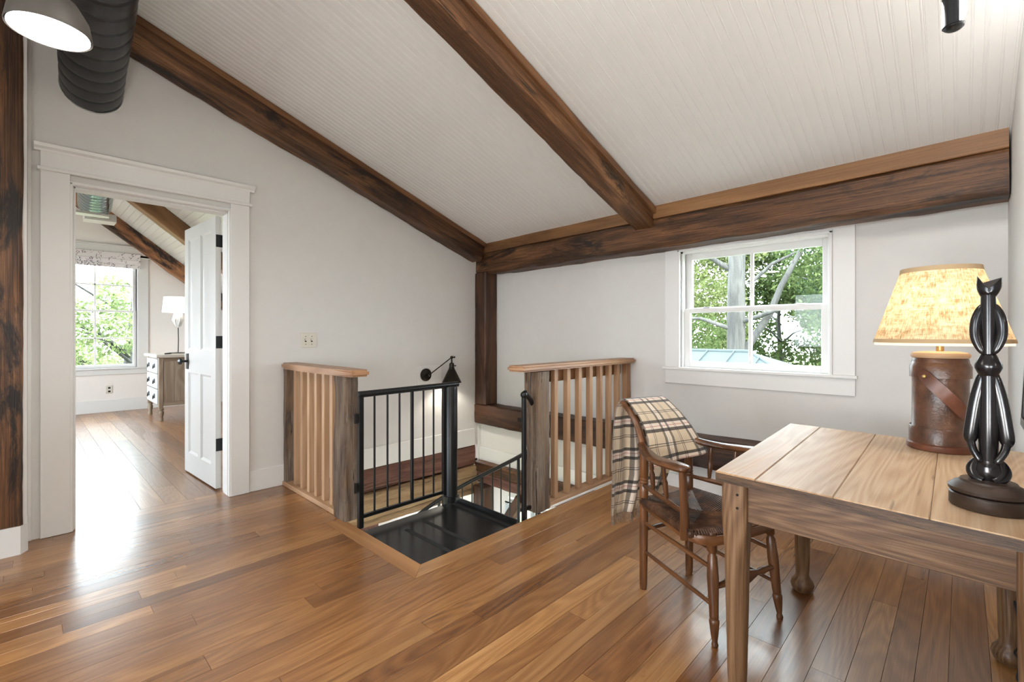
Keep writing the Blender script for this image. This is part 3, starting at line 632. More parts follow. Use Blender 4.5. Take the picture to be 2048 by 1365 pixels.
# ------------------------------------------------------------------ small wall fixtures
sw = thing('light_switch', 'ivory double light switch plate on the wall above the left railing', 'switch', (1.58, 3.779, 1.112))
tb('plate', [(-.062, .062, -.006, 0, -.058, .058)], sw, M_IVORY)
for xx in (-.024, .024):
    tb('toggle', [(xx - .005, xx + .005, -.02, -.006, -.004, .012)], sw, M_IVORY, .001)
    for z in (-.032, .03): MB().tube([(xx, -.0075, z), (xx, -.006, z)], .0035, 8).fin('screw', M_BRONZE, sw)
    MB().box(xx - .007, xx + .007, -.0068, -.006, -.013, .013).fin('slot', M_GRIP, sw, 0)
MB().box(-.13, .16, -.008, 0, -.095, .09, .002).fin('mounting_block', M_TRIM, None, label='white square mounting block on the stairwell wall behind the sconce', cat='mounting block').location = (2.745, 3.7795, .765)
sc = thing('wall_sconce', 'bronze swing-arm wall light with cone shade on the stairwell wall', 'wall lamp', (2.71, 3.770, .765))
m = MB(); m.tube([(0, .0, 0), (0, -.012, 0), (0, -.022, 0)], [.062, .062, .045], 24); m.fin('backplate', M_BRONZE, sc)
arm_end = Vector((.235, -.11, .165))
MB().tube([(0, -.02, 0), (.0, -.05, -.005)], .011, 10).ball((0, -.055, 0), .015).tube([(0, -.055, .0), arm_end], .0055, 8).ball(arm_end, .016).tube([arm_end + Vector((.0, 0, 0)), arm_end + Vector((.035, 0, 0))], .006, 8).ball(arm_end + Vector((.036, 0, 0)), .009).fin('arm', M_BRONZE, sc)
c0 = arm_end
MB().tube([c0, c0 + Vector((0, 0, -.06))], .009, 10).lathe([(.008, -.05), (.024, -.06), (.026, -.10), (.03, -.105), (.03, -.115)], c0, 14).tube([c0 + Vector((.02, 0, -.085)), c0 + Vector((.045, 0, -.085))], .004, 8).ball(c0 + Vector((.046, 0, -.085)), .008).fin('socket', M_BRONZE, sc)
MB().lathe([(.03, -.115), (.034, -.12), (.095, -.245), (.098, -.25), (.093, -.245), (.031, -.122)], c0, 32, cap=False).fin('lamp_shade', M_BRONZE, sc)
MB().ball(c0 + Vector((0, 0, -.19)), .024).fin('bulb', emit('bulb', (1, .9, .75), 12), sc)
l = bpy.data.lights.new('sconce_bulb', 'SPOT'); l.energy = 6; l.color = (1, .92, .8); l.shadow_soft_size = .03; l.spot_size = R(130); l.spot_blend = .5
lo = bpy.data.objects.new('sconce_bulb', l); COL.objects.link(lo); lo.location = Vector((2.71, 3.77, .765)) + c0 + Vector((0, -.0, -.23))

# pendant dome
pd = thing('dome_pendant', 'glowing round dome lamp hanging in the top left corner in front of the duct', 'lamp', (.052, 1.90, 2.030))
M_SHD = plain('shade_grey', (.09, .08, .07), .5)
MB().lathe([(.093, 0), (.094, .004), (.086, .05), (.06, .095), (.03, .115), (.02, .15), (.018, .15), (.027, .11), (.055, .088), (.08, .046), (.088, .0)], n=40, cap=False).fin('lamp_shade', M_SHD, pd)
MB().lathe([(.001, .0), (.088, .0), (.088, .004), (.001, .006)], n=40).fin('diffuser', emit('dome_glow', (1, .98, .93), 7), pd, 0)
MB().tube([(0, 0, .14), (-.02, -.03, .25), (-.18, -.2, .75), (-.2, -.25, 1.28)], .007, 8).fin('stem', M_BLACK, pd)
l = bpy.data.lights.new('dome_light', 'AREA'); l.shape = 'DISK'; l.size = .17; l.energy = 11; l.color = (1, .93, .84)
lo = bpy.data.objects.new('dome_light', l); COL.objects.link(lo); lo.location = (.052, 1.90, 2.025)
# tube pendant at the top right
tp = thing('tube_pendant', 'black half-round tube light with a bright strip at the top right', 'lamp', (2.06, .02, 2.13))
m = MB(); n_ = 20
def arc(r, z): return [(r * math.cos(R(90 + 220 * k / n_)), r * math.sin(R(90 + 220 * k / n_)), z) for k in range(n_ + 1)]
def shell(z, s=1.): return arc(.029 * s, z) + arc(.026 * s, z)[::-1]
m.rings([shell(.01, .8), shell(.015), shell(.44)])
o = m.fin('tube_shell', plain('tube_black', (.012, .013, .015), .55, spec=.2), tp); o.rotation_euler = (0, 0, R(-103))
MB().lathe([(.006, .001), (.018, .004), (.025, .010), (.027, .018)], (0, 0, 0), n=24).fin('end_cap', M_BLACK, tp)
MB().lathe([(.004, .012), (.014, .02), (.0245, .05), (.0245, .43)], (.003, -.006, 0), n=20).fin('light_strip', emit('tube_glow', (1, .98, .95), 8), tp)
lo = arealight('tube_light', (2.06, -.015, 2.34), (.3, -1, -.6), .05, .40, 9, (1, .985, .97))
# leaning picture/mirror frame on the right wall
pf = thing('mirror', 'black framed mirror leaning out from the right wall at the picture edge', 'mirror', (0, -.162, .87)); pf.rotation_euler = (R(2.6), 0, 0)
for a, b, c, d in ((1.0, 2.2, 1.035, 1.06), (1.0, 2.2, 0, .025), (2.175, 2.2, .025, 1.035), (1.0, 1.025, .025, 1.035)):
    tb('frame_bar', [(a, b, 0, .03, c, d)], pf, M_BLACK, .002)
MB().box(1.02, 2.18, .005, .012, .02, 1.04).fin('mirror_glass', plain('mirror_glass', (.9, .9, .9), .02, 1.), pf, 0)

# ------------------------------------------------------------------ table
TB = thing('desk_table', 'old pine table with plank top and round tapered legs by the right wall', 'table')
NL, FL, FR, NR = (1.473, .549), (2.505, .587), (2.466, -.158), (1.416, -.158)
def L2(a, b, t): return (a[0] + (b[0] - a[0]) * t, a[1] + (b[1] - a[1]) * t)
js = [0, .165, .435, .70, 1.]
for a, b in zip(js, js[1:]):
    g = .0006; p = [L2(NL, NR, a + g), L2(FL, FR, a + g), L2(FL, FR, b - g), L2(NL, NR, b - g)]
    m = MB(); m.prism(p, .712, .740 - (.001 if a else 0)); bmesh.ops.bevel(m.b, geom=list(m.b.edges), offset=.002, segments=2, affect='EDGES')
    m.fin('top_plank', W_top(0), TB, 40)
m = MB(); m.prism([(NL[0] - .002, NL[1] - .002), (NL[0] + .002, NL[1] - .002), (NR[0] + .002, NR[1]), (NR[0] - .002, NR[1])], .711, .736); m.fin('worn_edge', W_dedge(1), TB, 0, label='dark worn end grain along the near table edge')
tb('apron', [(1.512, 1.536, -.15, .50, .592, .712)], TB, W_table(1), .002)
tb('apron', [(2.42, 2.444, -.15, .50, .592, .712)], TB, W_table(1), .002)
tb('apron', [(1.53, 2.43, .515, .538, .592, .712)], TB, W_table(0), .002)
tb('apron', [(1.53, 2.43, -.142, -.12, .592, .712)], TB, W_table(0), .002)
for lx_, ly in ((1.527, .502), (2.437, .522), (2.405, -.118), (1.495, -.121)):
    m = MB(); rs = []
    for z, r, sq in ((.712, .036, 1), (.60, .036, 1), (.57, .036, .85), (.53, .0355, .55), (.48, .035, .25), (.42, .034, .05), (.3, .032, 0), (.12, .028, 0), (.078, .026, 0), (.066, .030, 0), (.050, .042, 0), (.032, .047, 0), (.014, .042, 0), (.001, .030, 0)):
        rg_ = []
        for k in range(28):
            a = 2 * math.pi * k / 28; c, s_ = math.cos(a), math.sin(a); q = 1 / max(abs(c), abs(s_)); rr = r * (1 + (q - 1) * sq * .93)
            sh_ = 0
            rg_.append((lx_ + rr * c - sh_ * .5, ly + rr * s_ + (sh_ if ly > 0 else 0), z))
        rs.append(rg_)
    m.rings(rs); lg = m.fin('leg', W_table(2), TB, 40)
    if lx_ < 1.52 or lx_ < 1.53 and ly > 0:
        for z in (.675, .635): MB().tube([(lx_ - .0385, ly - .012, z), (lx_ - .036, ly - .012, z)], .0038, 8).fin('peg', M_GRIP, lg)
# ------------------------------------------------------------------ table lamp (leather bucket base)
TL = thing('table_lamp', 'burlap-shaded lamp on a brown leather bucket base standing on the table', 'lamp', (2.33, .06, .741))
t = NT('leather'); v = t.obj(False); n = t.noise(v, 14, 6, .6); n2 = t.noise(v, 160, 3, .5)
t.link(t.ramp(n, [(.3, (.035, .016, .01)), (.5, (.09, .04, .022)), (.7, (.16, .075, .042)), (.85, (.22, .13, .09))]), t.b.inputs['Base Color']); t.b.inputs['Roughness'].default_value = .34; t.bump(t.math('ADD', n, t.math('MULTIPLY', n2, .35)), .35, .006); M_LEA = t.m
M_STRAP = plain('strap_leather', (.16, .055, .028), .4, noise_amt=.5, nscale=18, bump=.1)
MB().lathe([(.084, .02), (.084, .07), (.080, .075), (.079, .24), (.080, .262), (.0805, .265), (.0805, .31), (.079, .325), (.076, .333), (.01, .336)], n=48).fin('bucket', M_LEA, TL, 40)
MB().lathe([(.0805, .022), (.0885, .022), (.0885, .078), (.086, .082), (.0805, .08)], n=48, cap=False).fin('lower_band', M_LEA, TL, 40)
MB().lathe([(.08, .262), (.0865, .262), (.0865, .302), (.084, .307), (.0795, .318)], n=48, cap=False).fin('upper_band', M_LEA, TL, 40)
MB().lathe([(.094, 0), (.096, .006), (.096, .02), (.088, .024), (.01, .024)], n=48).fin('foot_ring', M_STRAP, TL, 40)
MB().lathe([(.01, .333), (.079, .333), (.083, .338), (.083, .344), (.078, .351), (.055, .356), (.01, .357)], n=48).fin('wooden_lid', plain('pale_wood', (.45, .3, .18), .5), TL, 40)
MB().lathe([(.010, .355), (.0115, .36), (.0115, .44), (.004, .445), (.004, .62), (.001, .625)], n=16).fin('neck', plain('brass', (.5, .36, .16), .35, .9), TL, 40)
# strap hugging the bucket from the rivet down to the right (as seen from the camera)
m = MB(); rows = []
a_c = math.atan2(-.06, -2.33)        # towards the camera
for i in range(17):
    s_ = i / 16; a = a_c - .62 + 1.5 * s_; z = .285 - .155 * s_; rr = .0905
    if s_ < .08: pass
    d = Vector((math.cos(a), math.sin(a), 0)); tg = Vector((-math.sin(a) * .1, math.cos(a) * .1, -.1)).normalized(); w_ = d.cross(tg).normalized()
    c = d * rr + Vector((0, 0, z)); hw = .021 if i > 1 else (.012, .018)[i]
    rows.append([c - w_ * hw - d * .002, c + w_ * hw - d * .002, c + w_ * hw + d * .002, c - w_ * hw + d * .002])
m.rings(rows); sp = m.fin('strap', M_STRAP, TL, 30)
a = a_c - .62 + .17; d = Vector((math.cos(a), math.sin(a), 0))
MB().ball(d * .094 + Vector((0, 0, .267)), .008).fin('rivet', plain('brass', (.5, .36, .16), .35, .9), sp)
t = NT('burlap'); v = t.new('TexCoord').outputs['UV']
th1 = t.noise(t.map(v, (14, 300, 1)), 1, 3, .6); th2 = t.noise(t.map(v, (240, 10, 1)), 1, 3, .6); big = t.noise(t.map(v, (30, 12, 1)), 1, 4, .6)
f = t.math('ADD', t.math('MULTIPLY', th1, .4), t.math('ADD', t.math('MULTIPLY', th2, .4), t.math('MULTIPLY', big, .35)))
col = t.ramp(f, [(.38, (.92, .85, .72)), (.52, (.8, .68, .5)), (.62, (.5, .37, .22)), (.72, (.25, .16, .08))])
df = t.new('BsdfDiffuse'); tr = t.new('BsdfTranslucent'); mx = t.new('MixShader'); mx.inputs[0].default_value = .6
t.link(col, df.inputs[0]); t.link(col, tr.inputs[0]); t.link(df.outputs[0], mx.inputs[1]); t.link(tr.outputs[0], mx.inputs[2]); t.link(mx.outputs[0], t.out.inputs[0])
def uvshade(name, z0, z1, r0, r1, mat, parent, n=64):
    vs, fs, uv = [], [], []
    for i in range(n):
        for z, r in ((z0, r0), (z1, r1)): vs.append((r * math.cos(2 * math.pi * i / n), r * math.sin(2 * math.pi * i / n), z))
    for i in range(n): fs.append((2 * i, 2 * ((i + 1) % n), 2 * ((i + 1) % n) + 1, 2 * i + 1)); uv += [(i / n, 0), ((i + 1) / n, 0), ((i + 1) / n, 1), (i / n, 1)]
    me = bpy.data.meshes.new(name); me.from_pydata(vs, [], fs); u = me.uv_layers.new(name='UVMap'); u.data.foreach_set('uv', [c for p in uv for c in p])
    me.polygons.foreach_set('use_smooth', [True] * len(fs)); return put(me, name, mat, parent)
uvshade('lamp_shade', .395, .655, .193, .112, t.m, TL)
MB().lathe([(.1925, .388), (.1955, .388), (.193, .402), (.190, .402), (.1925, .388)], n=64, cap=False).fin('shade_trim', plain('trim_tape', (.42, .3, .17), .8), TL, 40)
MB().lathe([(.113, .645), (.1155, .645), (.113, .662), (.110, .662), (.113, .645)], n=64, cap=False).fin('shade_trim', plain('trim_tape', (.42, .3, .17), .8), TL, 40)
tl_ = NT('liner'); d_ = tl_.new('BsdfTranslucent'); d_.inputs[0].default_value = (.95, .93, .9, 1); tl_.link(d_.outputs[0], tl_.out.inputs[0])
MB().lathe([(.1905, .379), (.1905, .39)], n=64, cap=False).fin('shade_liner', tl_.m, TL, 40)
MB().tube([(-.11, 0, .65), (0, 0, .645), (.11, 0, .65)], .002, 6).tube([(0, -.11, .65), (0, 0, .645), (0, .11, .65)], .002, 6).ball((0, 0, .65), .008).fin('spider', M_BRONZE, TL)
MB().ball((0, 0, .50), .03).fin('bulb', emit('warm_bulb', (1, .72, .42), 14), TL)
l = bpy.data.lights.new('table_bulb', 'POINT'); l.energy = 4.2; l.color = (1, .82, .6); l.shadow_soft_size = .035
lo = bpy.data.objects.new('table_bulb', l); COL.objects.link(lo); lo.location = (2.33, .06, .741 + .50)
# cord behind the far-right leg
pts = [(2.40 - .02, -.15, .12), (2.41, -.14, .20), (2.38, -.13, .235), (2.35, -.14, .18), (2.36, -.15, .13), (2.40, -.15, .10), (2.37, -.13, .06), (2.30, -.14, .07), (2.27, -.13, .025), (2.25, -.14, .008), (2.0, -.145, .006)]
from mathutils.geometry import interpolate_bezier
P_ = [Vector(p) for p in pts]; sm = []
for i in range(len(P_) - 1):
    a0 = P_[max(i - 1, 0)]; b0 = P_[min(i + 2, len(P_) - 1)]
    sm += interpolate_bezier(P_[i], P_[i] + (P_[i + 1] - a0) / 6, P_[i + 1] - (b0 - P_[i]) / 6, P_[i + 1], 8)[:-1]
MB().tube(sm + [P_[-1]], .0035, 8).fin('power_cord', M_GRIP, None, label='black tangled power cord on the floor behind the far right table leg', cat='cord')

# ------------------------------------------------------------------ carved figure (local x = picture right, y = away from the camera)
SF = thing('carved_figure', 'dark carved wooden figure with cat-like head on an oval base, on the table', 'sculpture', (1.615, -.045, .7405), R(-92))
M_EB = wood('ebony', [(.25, (.003, .003, .003)), (.5, (.007, .006, .007)), (.85, (.018, .012, .010))], 2, 2.5, .22, 4, .3, None, .03, spec=.5)
M_EBB = wood('ebony_base', [(.25, (.012, .007, .005)), (.5, (.03, .017, .011)), (.85, (.065, .037, .022))], 0, 2.5, .45, 4, .3, None, .1)
MB().lathe([(.069, 0), (.071, .003), (.071, .03), (.068, .033), (.01, .033)], n=48, sy=.95).fin('lower_base', M_EBB, SF, 40)
MB().lathe([(.064, .033), (.072, .038), (.073, .046), (.062, .056), (.052, .061), (.05, .066), (.01, .068)], n=48, sy=.93).fin('upper_base', M_EBB, SF, 40)
bd = MB()
bd.tube([(0, 0, .10), (0, 0, .13), (0, 0, .2), (0, 0, .28), (0, 0, .322)], [(.018, .018), (.020, .018), (.021, .018), (.016, .016), (.014, .014)], 20)   # skirt/legs column
bd.tube([(0, 0, .375), (0, 0, .39), (0, 0, .44), (0, 0, .49), (0, 0, .515)], [(.0145, .014), (.0145, .014), (.0145, .014), (.0145, .014), (.0135, .0135)], 20)
bd.fin('torso', M_EB, SF, 50)
m = MB(); m.lathe([(.004, .305), (.016, .318), (.0245, .338), (.0245, .346), (.017, .364), (.012, .374)], n=24, sy=.85); m.fin('hips', M_EB, SF, 40)
MB().lathe([(.0145, .372), (.0145, .386)], n=20).fin('belt', M_EB, SF, 40)
MB().lathe([(.0155, .105), (.019, .108), (.019, .128), (.0175, .132)], n=20, cap=False).fin('ankle_band', M_EB, SF, 40)
for s_ in (-1, 1):
    limb(MB(), [(s_ * .006, 0, .494), (s_ * .012, -.002, .482), (s_ * .0195, -.004, .458), (s_ * .0225, -.005, .43), (s_ * .0195, -.007, .405), (s_ * .011, -.010, .380), (s_ * .006, -.008, .374)], [(.002, .003), (.007, .009), (.0085, .011), (.009, .011), (.0085, .011), (.006, .008), (.003, .004)]).fin('arm', M_EB, SF, 60)
    m = MB(); limb(m, [(s_ * .006, 0, .326), (s_ * .010, 0, .312), (s_ * .020, 0, .26), (s_ * .0275, -.002, .20), (s_ * .031, -.003, .165), (s_ * .030, -.005, .148)], [(.006, .008), (.0085, .012), (.0105, .014), (.0105, .014), (.0095, .013), (.003, .004)])
    limb(m, [(s_ * .031, -.004, .166), (s_ * .027, -.010, .142), (s_ * .016, -.017, .118), (s_ * .012, -.018, .112)], [(.006, .008), (.007, .008), (.005, .007), (.002, .003)], 14); m.fin('leg', M_EB, SF, 60)
    limb(MB(), [(s_ * .010, .002, .118), (s_ * .020, .004, .106), (s_ * .024, .0, .088), (s_ * .018, -.010, .074), (s_ * .008, -.018, .070)], [(.004, .006), (.008, .012), (.010, .016), (.008, .013), (.003, .006)]).fin('foot', M_EB, SF, 60)
MB().lathe([(.019, .066), (.024, .078), (.025, .09), (.018, .112), (.016, .118)], n=24, sy=.8).fin('carved_block', M_EB, SF, 60)
hd = MB(); rs = []
for i in range(11):
    z = i / 10; row = []
    for k in range(20):
        a = 2 * math.pi * k / 20; c, s_ = math.cos(a), math.sin(a)
        r = .012 + .011 * math.sin(min(z * 1.6, 1) * math.pi / 2)
        top = .034 + .018 * (abs(c) ** 1.6) * (1.15 if c < 0 else .8) - .014 * (1 - abs(c))
        row.append((r * c * 1.02 * (1 - .18 * z * (c < 0)), r * s_ * .72, .508 + z * top))
    rs.append(row)
hd.rings(rs); hd.fin('head', M_EB, SF, 50)
MB().tube([(.008, -.0115, .531), (.008, -.0145, .531)], .0026, 10).fin('eye', M_GRIP, SF)

# ------------------------------------------------------------------ armchair. local x: sitter's right (= world (-.946,.324)), y forward
CH = thing('armchair', 'antique brown armchair with woven rush seat, drawn up to the table', 'chair', (2.095, 1.002, 0), math.atan2(.324, -.946))
# after rotation local x -> (-.946,.324), local y -> (-.324,-.946)
WC = W_chair(2); WCx = W_chair(0); WCy = W_chair(1)
for s_ in (1, -1):
    m = MB(); m.turned((s_ * .146, 0, .001), (s_ * .142, 0, .645), [(0, .0155), (.03, .0175), (.3, .019), (.66, .02), (.74, .02), (.745, .0175), (.755, .0205), (.765, .0175), (.775, .0205), (.785, .0175), (.79, .019), (.95, .019), (1, .018)])
    m.fin('rear_leg', WC, CH, 40)
    pts = [(s_ * .142, .008, .60), (s_ * .142, .0, .645), (s_ * .14, -.02, .69), (s_ * .138, -.055, .745), (s_ * .136, -.10, .79), (s_ * .135, -.145, .822), (s_ * .135, -.165, .826)]
    limb(MB(), pts, [(.013, .019), (.013, .02), (.0125, .019), (.012, .018), (.0115, .016), (.011, .013), (.008, .009)], 12, up=(1, 0, 0)).fin('back_stile', WC, CH, 40)
    MB().turned((s_ * .192, .425, .001), (s_ * .168, .39, .41), [(0, .011), (.015, .013), (.03, .011), (.045, .0095), (.1, .0135), (.2, .018), (.225, .0185), (.24, .014), (.25, .0165), (.27, .0165), (.6, .021), (.78, .0175), (.8, .0125), (.815, .0125), (.83, .018), (.95, .0195), (1, .018)], 16).fin('front_leg', WC, CH, 40)
    # arm
    pts = [(s_ * .150, -.008, .655), (s_ * .180, .05, .643), (s_ * .218, .13, .636), (s_ * .242, .21, .640), (s_ * .252, .28, .645), (s_ * .250, .335, .645), (s_ * .247, .352, .644)]
    limb(MB(), pts, [(.018, .016), (.025, .016), (.033, .016), (.039, .016), (.045, .016), (.036, .015), (.016, .009)], 14, up=(0, 0, 1)).fin('arm', WCy, CH, 50)
    MB().tube([(s_ * .237, .325, .37), (s_ * .238, .325, .40), (s_ * .238, .322, .50), (s_ * .243, .315, .640)], [(.016, .02), (.018, .021), (.0155, .018), (.012, .014)], 10).fin('arm_post', WC, CH, 40)
    MB().turned((s_ * .150, .005, .475), (s_ * .236, .318, .47), [(0, .009), (.3, .0115), (.7, .0115), (1, .009)], 10).fin('side_rail', WCy, CH, 40)
    for f_ in (.28, .62):
        a_, b_ = Vector((s_ * .150, .005, .475)).lerp(Vector((s_ * .236, .318, .47)), f_), Vector((s_ * (.15 + .11 * f_ ** .8), .005 + .31 * f_, .642))
        MB().turned(a_, b_, [(0, .006), (.2, .010), (.45, .012), (.55, .007), (.6, .010), (.8, .008), (1, .006)], 10).fin('spindle', WC, CH, 40)
    for z0, z1, r in ((.305, .275, .010), (.175, .145, .010)):
        MB().turned((s_ * .147, .01, z0), (s_ * (.168 + .024 * (1 - z1 / .41)), .41, z1), [(0, r * .8), (.5, r), (1, r * .8)], 10).fin('side_stretcher', WCy, CH, 40)
    # side skirt of the seat
    MB().rings([[(s_ * .15, .0, .375), (s_ * .158, .0, .375), (s_ * .158, 0, .41), (s_ * .15, 0, .41)], [(s_ * .228, .33, .365), (s_ * .238, .33, .365), (s_ * .238, .33, .398), (s_ * .228, .33, .398)]]).fin('seat_rail', WCy, CH, 0)
MB().turned((.147, 0, .27), (-.147, 0, .27), [(0, .009), (.5, .012), (1, .009)], 10).fin('rear_stretcher', WCx, CH, 40)
MB().turned((.182, .41, .21), (-.182, .41, .21), [(0, .008), (.12, .011), (.25, .014), (.3, .009), (.5, .026), (.7, .009), (.75, .014), (.88, .011), (1, .008)], 14).fin('front_stretcher', WCx, CH, 40)
m = MB(); m.tube([(.235, .335, .388), (.225, .375, .386), (.19, .41, .385), (.1, .425, .384), (-.1, .425, .384), (-.19, .41, .385), (-.225, .375, .386), (-.235, .335, .388)], [(.007, .019)] * 8, 10, up=(0, 0, 1)); m.fin('front_rail', WCx, CH, 50)
for z, fy in ((.76, -.075), (.70, -.028)): MB().tube([(.135, fy, z), (.05, fy - .015, z), (-.05, fy - .015, z), (-.135, fy, z)], [(.006, .018)] * 4, 8).fin('back_slat', WCx, CH, 40)
MB().tube([(.135, -.15, .815), (0, -.16, .818), (-.135, -.15, .815)], .012, 10).fin('top_rail', WCx, CH, 40)
# rush seat: four triangular fields of strands rising to the rails, sagging to the centre
cor = [Vector((.158, -.005, .415)), Vector((-.158, -.005, .415)), Vector((-.243, .35, .405)), Vector((.243, .35, .405))]
ctr = Vector((0, .205, .392))
t = NT('rush'); v = t.obj(False); n = t.noise(v, 14, 4, .6); t.link(t.ramp(n, [(.3, (.02, .009, .006)), (.5, (.055, .024, .012)), (.62, (.11, .05, .024)), (.75, (.22, .12, .06))]), t.b.inputs['Base Color']); t.b.inputs['Roughness'].default_value = .5; t.b.inputs['Specular IOR Level'].default_value = .3; M_RUSH = t.m
def rim(i, s_):
    p = cor[i].lerp(cor[(i + 1) % 4], s_)
    if i == 2: p = p + Vector((0, .07 * math.sin(math.pi * s_) ** .5, 0))
    return p
m = MB()
for i in range(4):
    A, B = cor[i], cor[(i + 1) % 4]; N = [34, 40, 50, 40][i]; Lr = (B - A).length
    for k in range(N):
        s_ = (k + .5) / N; e = rim(i, s_); f_ = min(s_, 1 - s_) * 2
        D = (A if s_ < .5 else B).lerp(ctr, f_)
        out = (e - ctr); out.z = 0; out.normalize(); base_z = .404
        p0 = e - out * .004; p0.z = .392; p1 = e + out * .001; p1.z = base_z
        p2 = e.lerp(D, .12); p2.z = .4165; p3 = e.lerp(D, .55); p3.z = .414 - .010 * f_; p4 = D.copy(); p4.z = .413 - .020 * f_
        m.tube([p0, p1, p2, p3, p4], Lr / N * .53, 5)
m.fin('rush_weave', M_RUSH, CH, 60, kind='stuff')
me_ = MB(); loop = [rim(i, s_) for i in range(4) for s_ in (0, .1, .3, .5, .7, .9)]; loop.append(loop[0])
me_.tube([Vector((p.x * 1.0, p.y, .397)) for p in loop], [(.0055, .013)] * len(loop), 10, cap=False, up=(0, 0, 1)); me_.fin('seat_edge', M_RUSH, CH, 60)
m = MB(); pr = [rim(i, s_) for i in range(4) for s_ in (0, .2, .4, .6, .8)]
def rg2(k, z): return [(p.x * k, .205 + (p.y - .205) * k, z) for p in pr]
m.rings([rg2(.97, .382), rg2(.98, .403), rg2(.85, .406), rg2(.5, .397), rg2(.1, .389)]); m.fin('seat', M_RUSH, CH, 60)

# ------------------------------------------------------------------ plaid throw over the chair back
t = NT('plaid'); uvn = t.new('TexCoord').outputs['UV']; sp3 = t.new('SeparateXYZ'); t.link(uvn, sp3.inputs[0])
def stripes(c, period, off, stops): return t.ramp(t.math('FRACT', t.math('MULTIPLY_ADD', c, 1 / period, off)), stops, True)
DK = [(0, 1.), (.095, 0.), (.27, 1.), (.365, 0.), (.60, .95), (.62, 0.), (.66, .95), (.68, 0.)]
RD = [(0, 0.), (.165, 1.), (.18, 0.)]
PK = [(0, 0.), (.075, 1.), (.27, 0.)]
P1, P2 = .165, .165
dv = stripes(sp3.outputs[1], P1, .15, DK); du = stripes(sp3.outputs[0], P2, .35, DK)
rv = stripes(sp3.outputs[1], P1, .15, RD); ru = stripes(sp3.outputs[0], P2, .35, RD)
pv = stripes(sp3.outputs[1], P1, .15, PK); pu = stripes(sp3.outputs[0], P2, .35, PK)
c = t.mix(t.math('MULTIPLY', pv, .85), (.62, .50, .36), (.74, .62, .53)); c = t.mix(t.math('MULTIPLY', pu, .6), c, (.8, .72, .62))
c = t.mix(t.math('MULTIPLY', rv, .85), c, (.42, .07, .06)); c = t.mix(t.math('MULTIPLY', ru, .35), c, (.42, .12, .1))
c = t.mix(t.math('MULTIPLY', du, .72), c, (.03, .026, .03)); c = t.mix(t.math('MULTIPLY', dv, .86), c, (.02, .018, .02))
t.link(c, t.b.inputs['Base Color']); t.b.inputs['Roughness'].default_value = .95; t.b.inputs['Sheen Weight'].default_value = .3; t.b.inputs['Specular IOR Level'].default_value = .15
t.bump(t.noise(t.map(uvn, (400, 400, 1)), 1, 2), .25, .002); M_PL = t.m
BL = thing('throw_blanket', 'cream, black and red plaid throw with fringe draped over the armchair back', 'blanket', (2.095, 1.002, 0), math.atan2(.324, -.946))
# path (y, z) with half extents right/left
path = [(.055, .575, .150, -.20), (.045, .60, .152, -.205), (.03, .64, .145, -.195), (.022, .68, .138, -.17), (-.005, .725, .132, -.155), (-.045, .772, .128, -.142), (-.095, .812, .125, -.132), (-.135, .838, .122, -.126), (-.165, .842, .122, -.126),
        (-.188, .828, .128, -.13), (-.198, .79, .140, -.145), (-.204, .72, .150, -.175), (-.206, .64, .158, -.21), (-.206, .55, .163, -.235), (-.206, .45, .168, -.235), (-.206, .36, .172, -.19), (-.207, .27, .176, -.13)]
fine_ = []
for a, b in zip(path, path[1:]):
    for k in range(4): fine_.append(tuple(a[j] + (b[j] - a[j]) * k / 4 for j in range(4)))
fine_.append(path[-1])
def blanket(flip=False):
    vs, uv = [], []; v = 0; NU = 48; prev = None
    for i, (y_, z, xr, xl) in enumerate(fine_):
        if prev: v += math.hypot(y_ - prev[0], z - prev[1])
        prev = (y_, z); hang = max(0, min(1, (i - 38) / 14)) if i > 34 else 0; fr = max(0, (10 - i) / 10) if i < 10 else 0
        for k in range(NU + 1):
            s_ = k / NU; x = xr + (xl - xr) * s_
            yy = y_ + hang * (.012 * math.sin(s_ * 17 + 1) + .007 * math.sin(s_ * 31 + z * 5)) + fr * .01 * math.sin(s_ * 9) + .002 * noise.noise(Vector((x * 20, v * 15, 0)))
            zz = z + (fr * (.03 * (s_ - .4)) if i < 10 else 0)
            vs.append((x, yy, zz)); uv.append((s_ * .33 + .02 * hang * s_, v))
    return vs, uv, NU
vs, uvs, NU = blanket()
nr = len(fine_); fs = [(r * (NU + 1) + c_, r * (NU + 1) + c_ + 1, (r + 1) * (NU + 1) + c_ + 1, (r + 1) * (NU + 1) + c_) for r in range(nr - 1) for c_ in range(NU)]
me = bpy.data.meshes.new('blanket_cloth'); me.from_pydata(vs, [], fs); ul = me.uv_layers.new(name='UVMap')
ul.data.foreach_set('uv', [c_ for f_ in fs for i_ in f_ for c_ in uvs[i_]]); me.polygons.foreach_set('use_smooth', [True] * len(fs))
o = put(me, 'blanket_cloth', M_PL, BL); mo = o.modifiers.new('t', 'SOLIDIFY'); mo.thickness = .006; mo.offset = 0
m = MB(); last = vs[-(NU + 1):]; rnd = random.Random(3)
for k in range(0, (NU) * 2):
    s_ = k / (NU * 2); i_ = int(s_ * NU); p = Vector(last[i_]).lerp(Vector(last[i_ + 1]), s_ * NU - i_); dx = rnd.uniform(-.006, .006); dy = rnd.uniform(-.006, .006); L_ = rnd.uniform(.04, .055)
    m.tube([p + Vector((0, 0, .004)), p + Vector((dx * .5, dy * .4, -L_ * .5)), p + Vector((dx, dy, -L_))], .0013, 4)
m.fin('fringe', plain('fringe_wool', (.38, .3, .24), .95, noise_amt=.8, nscale=60), BL, 60, kind='stuff', label='twisted wool fringe')

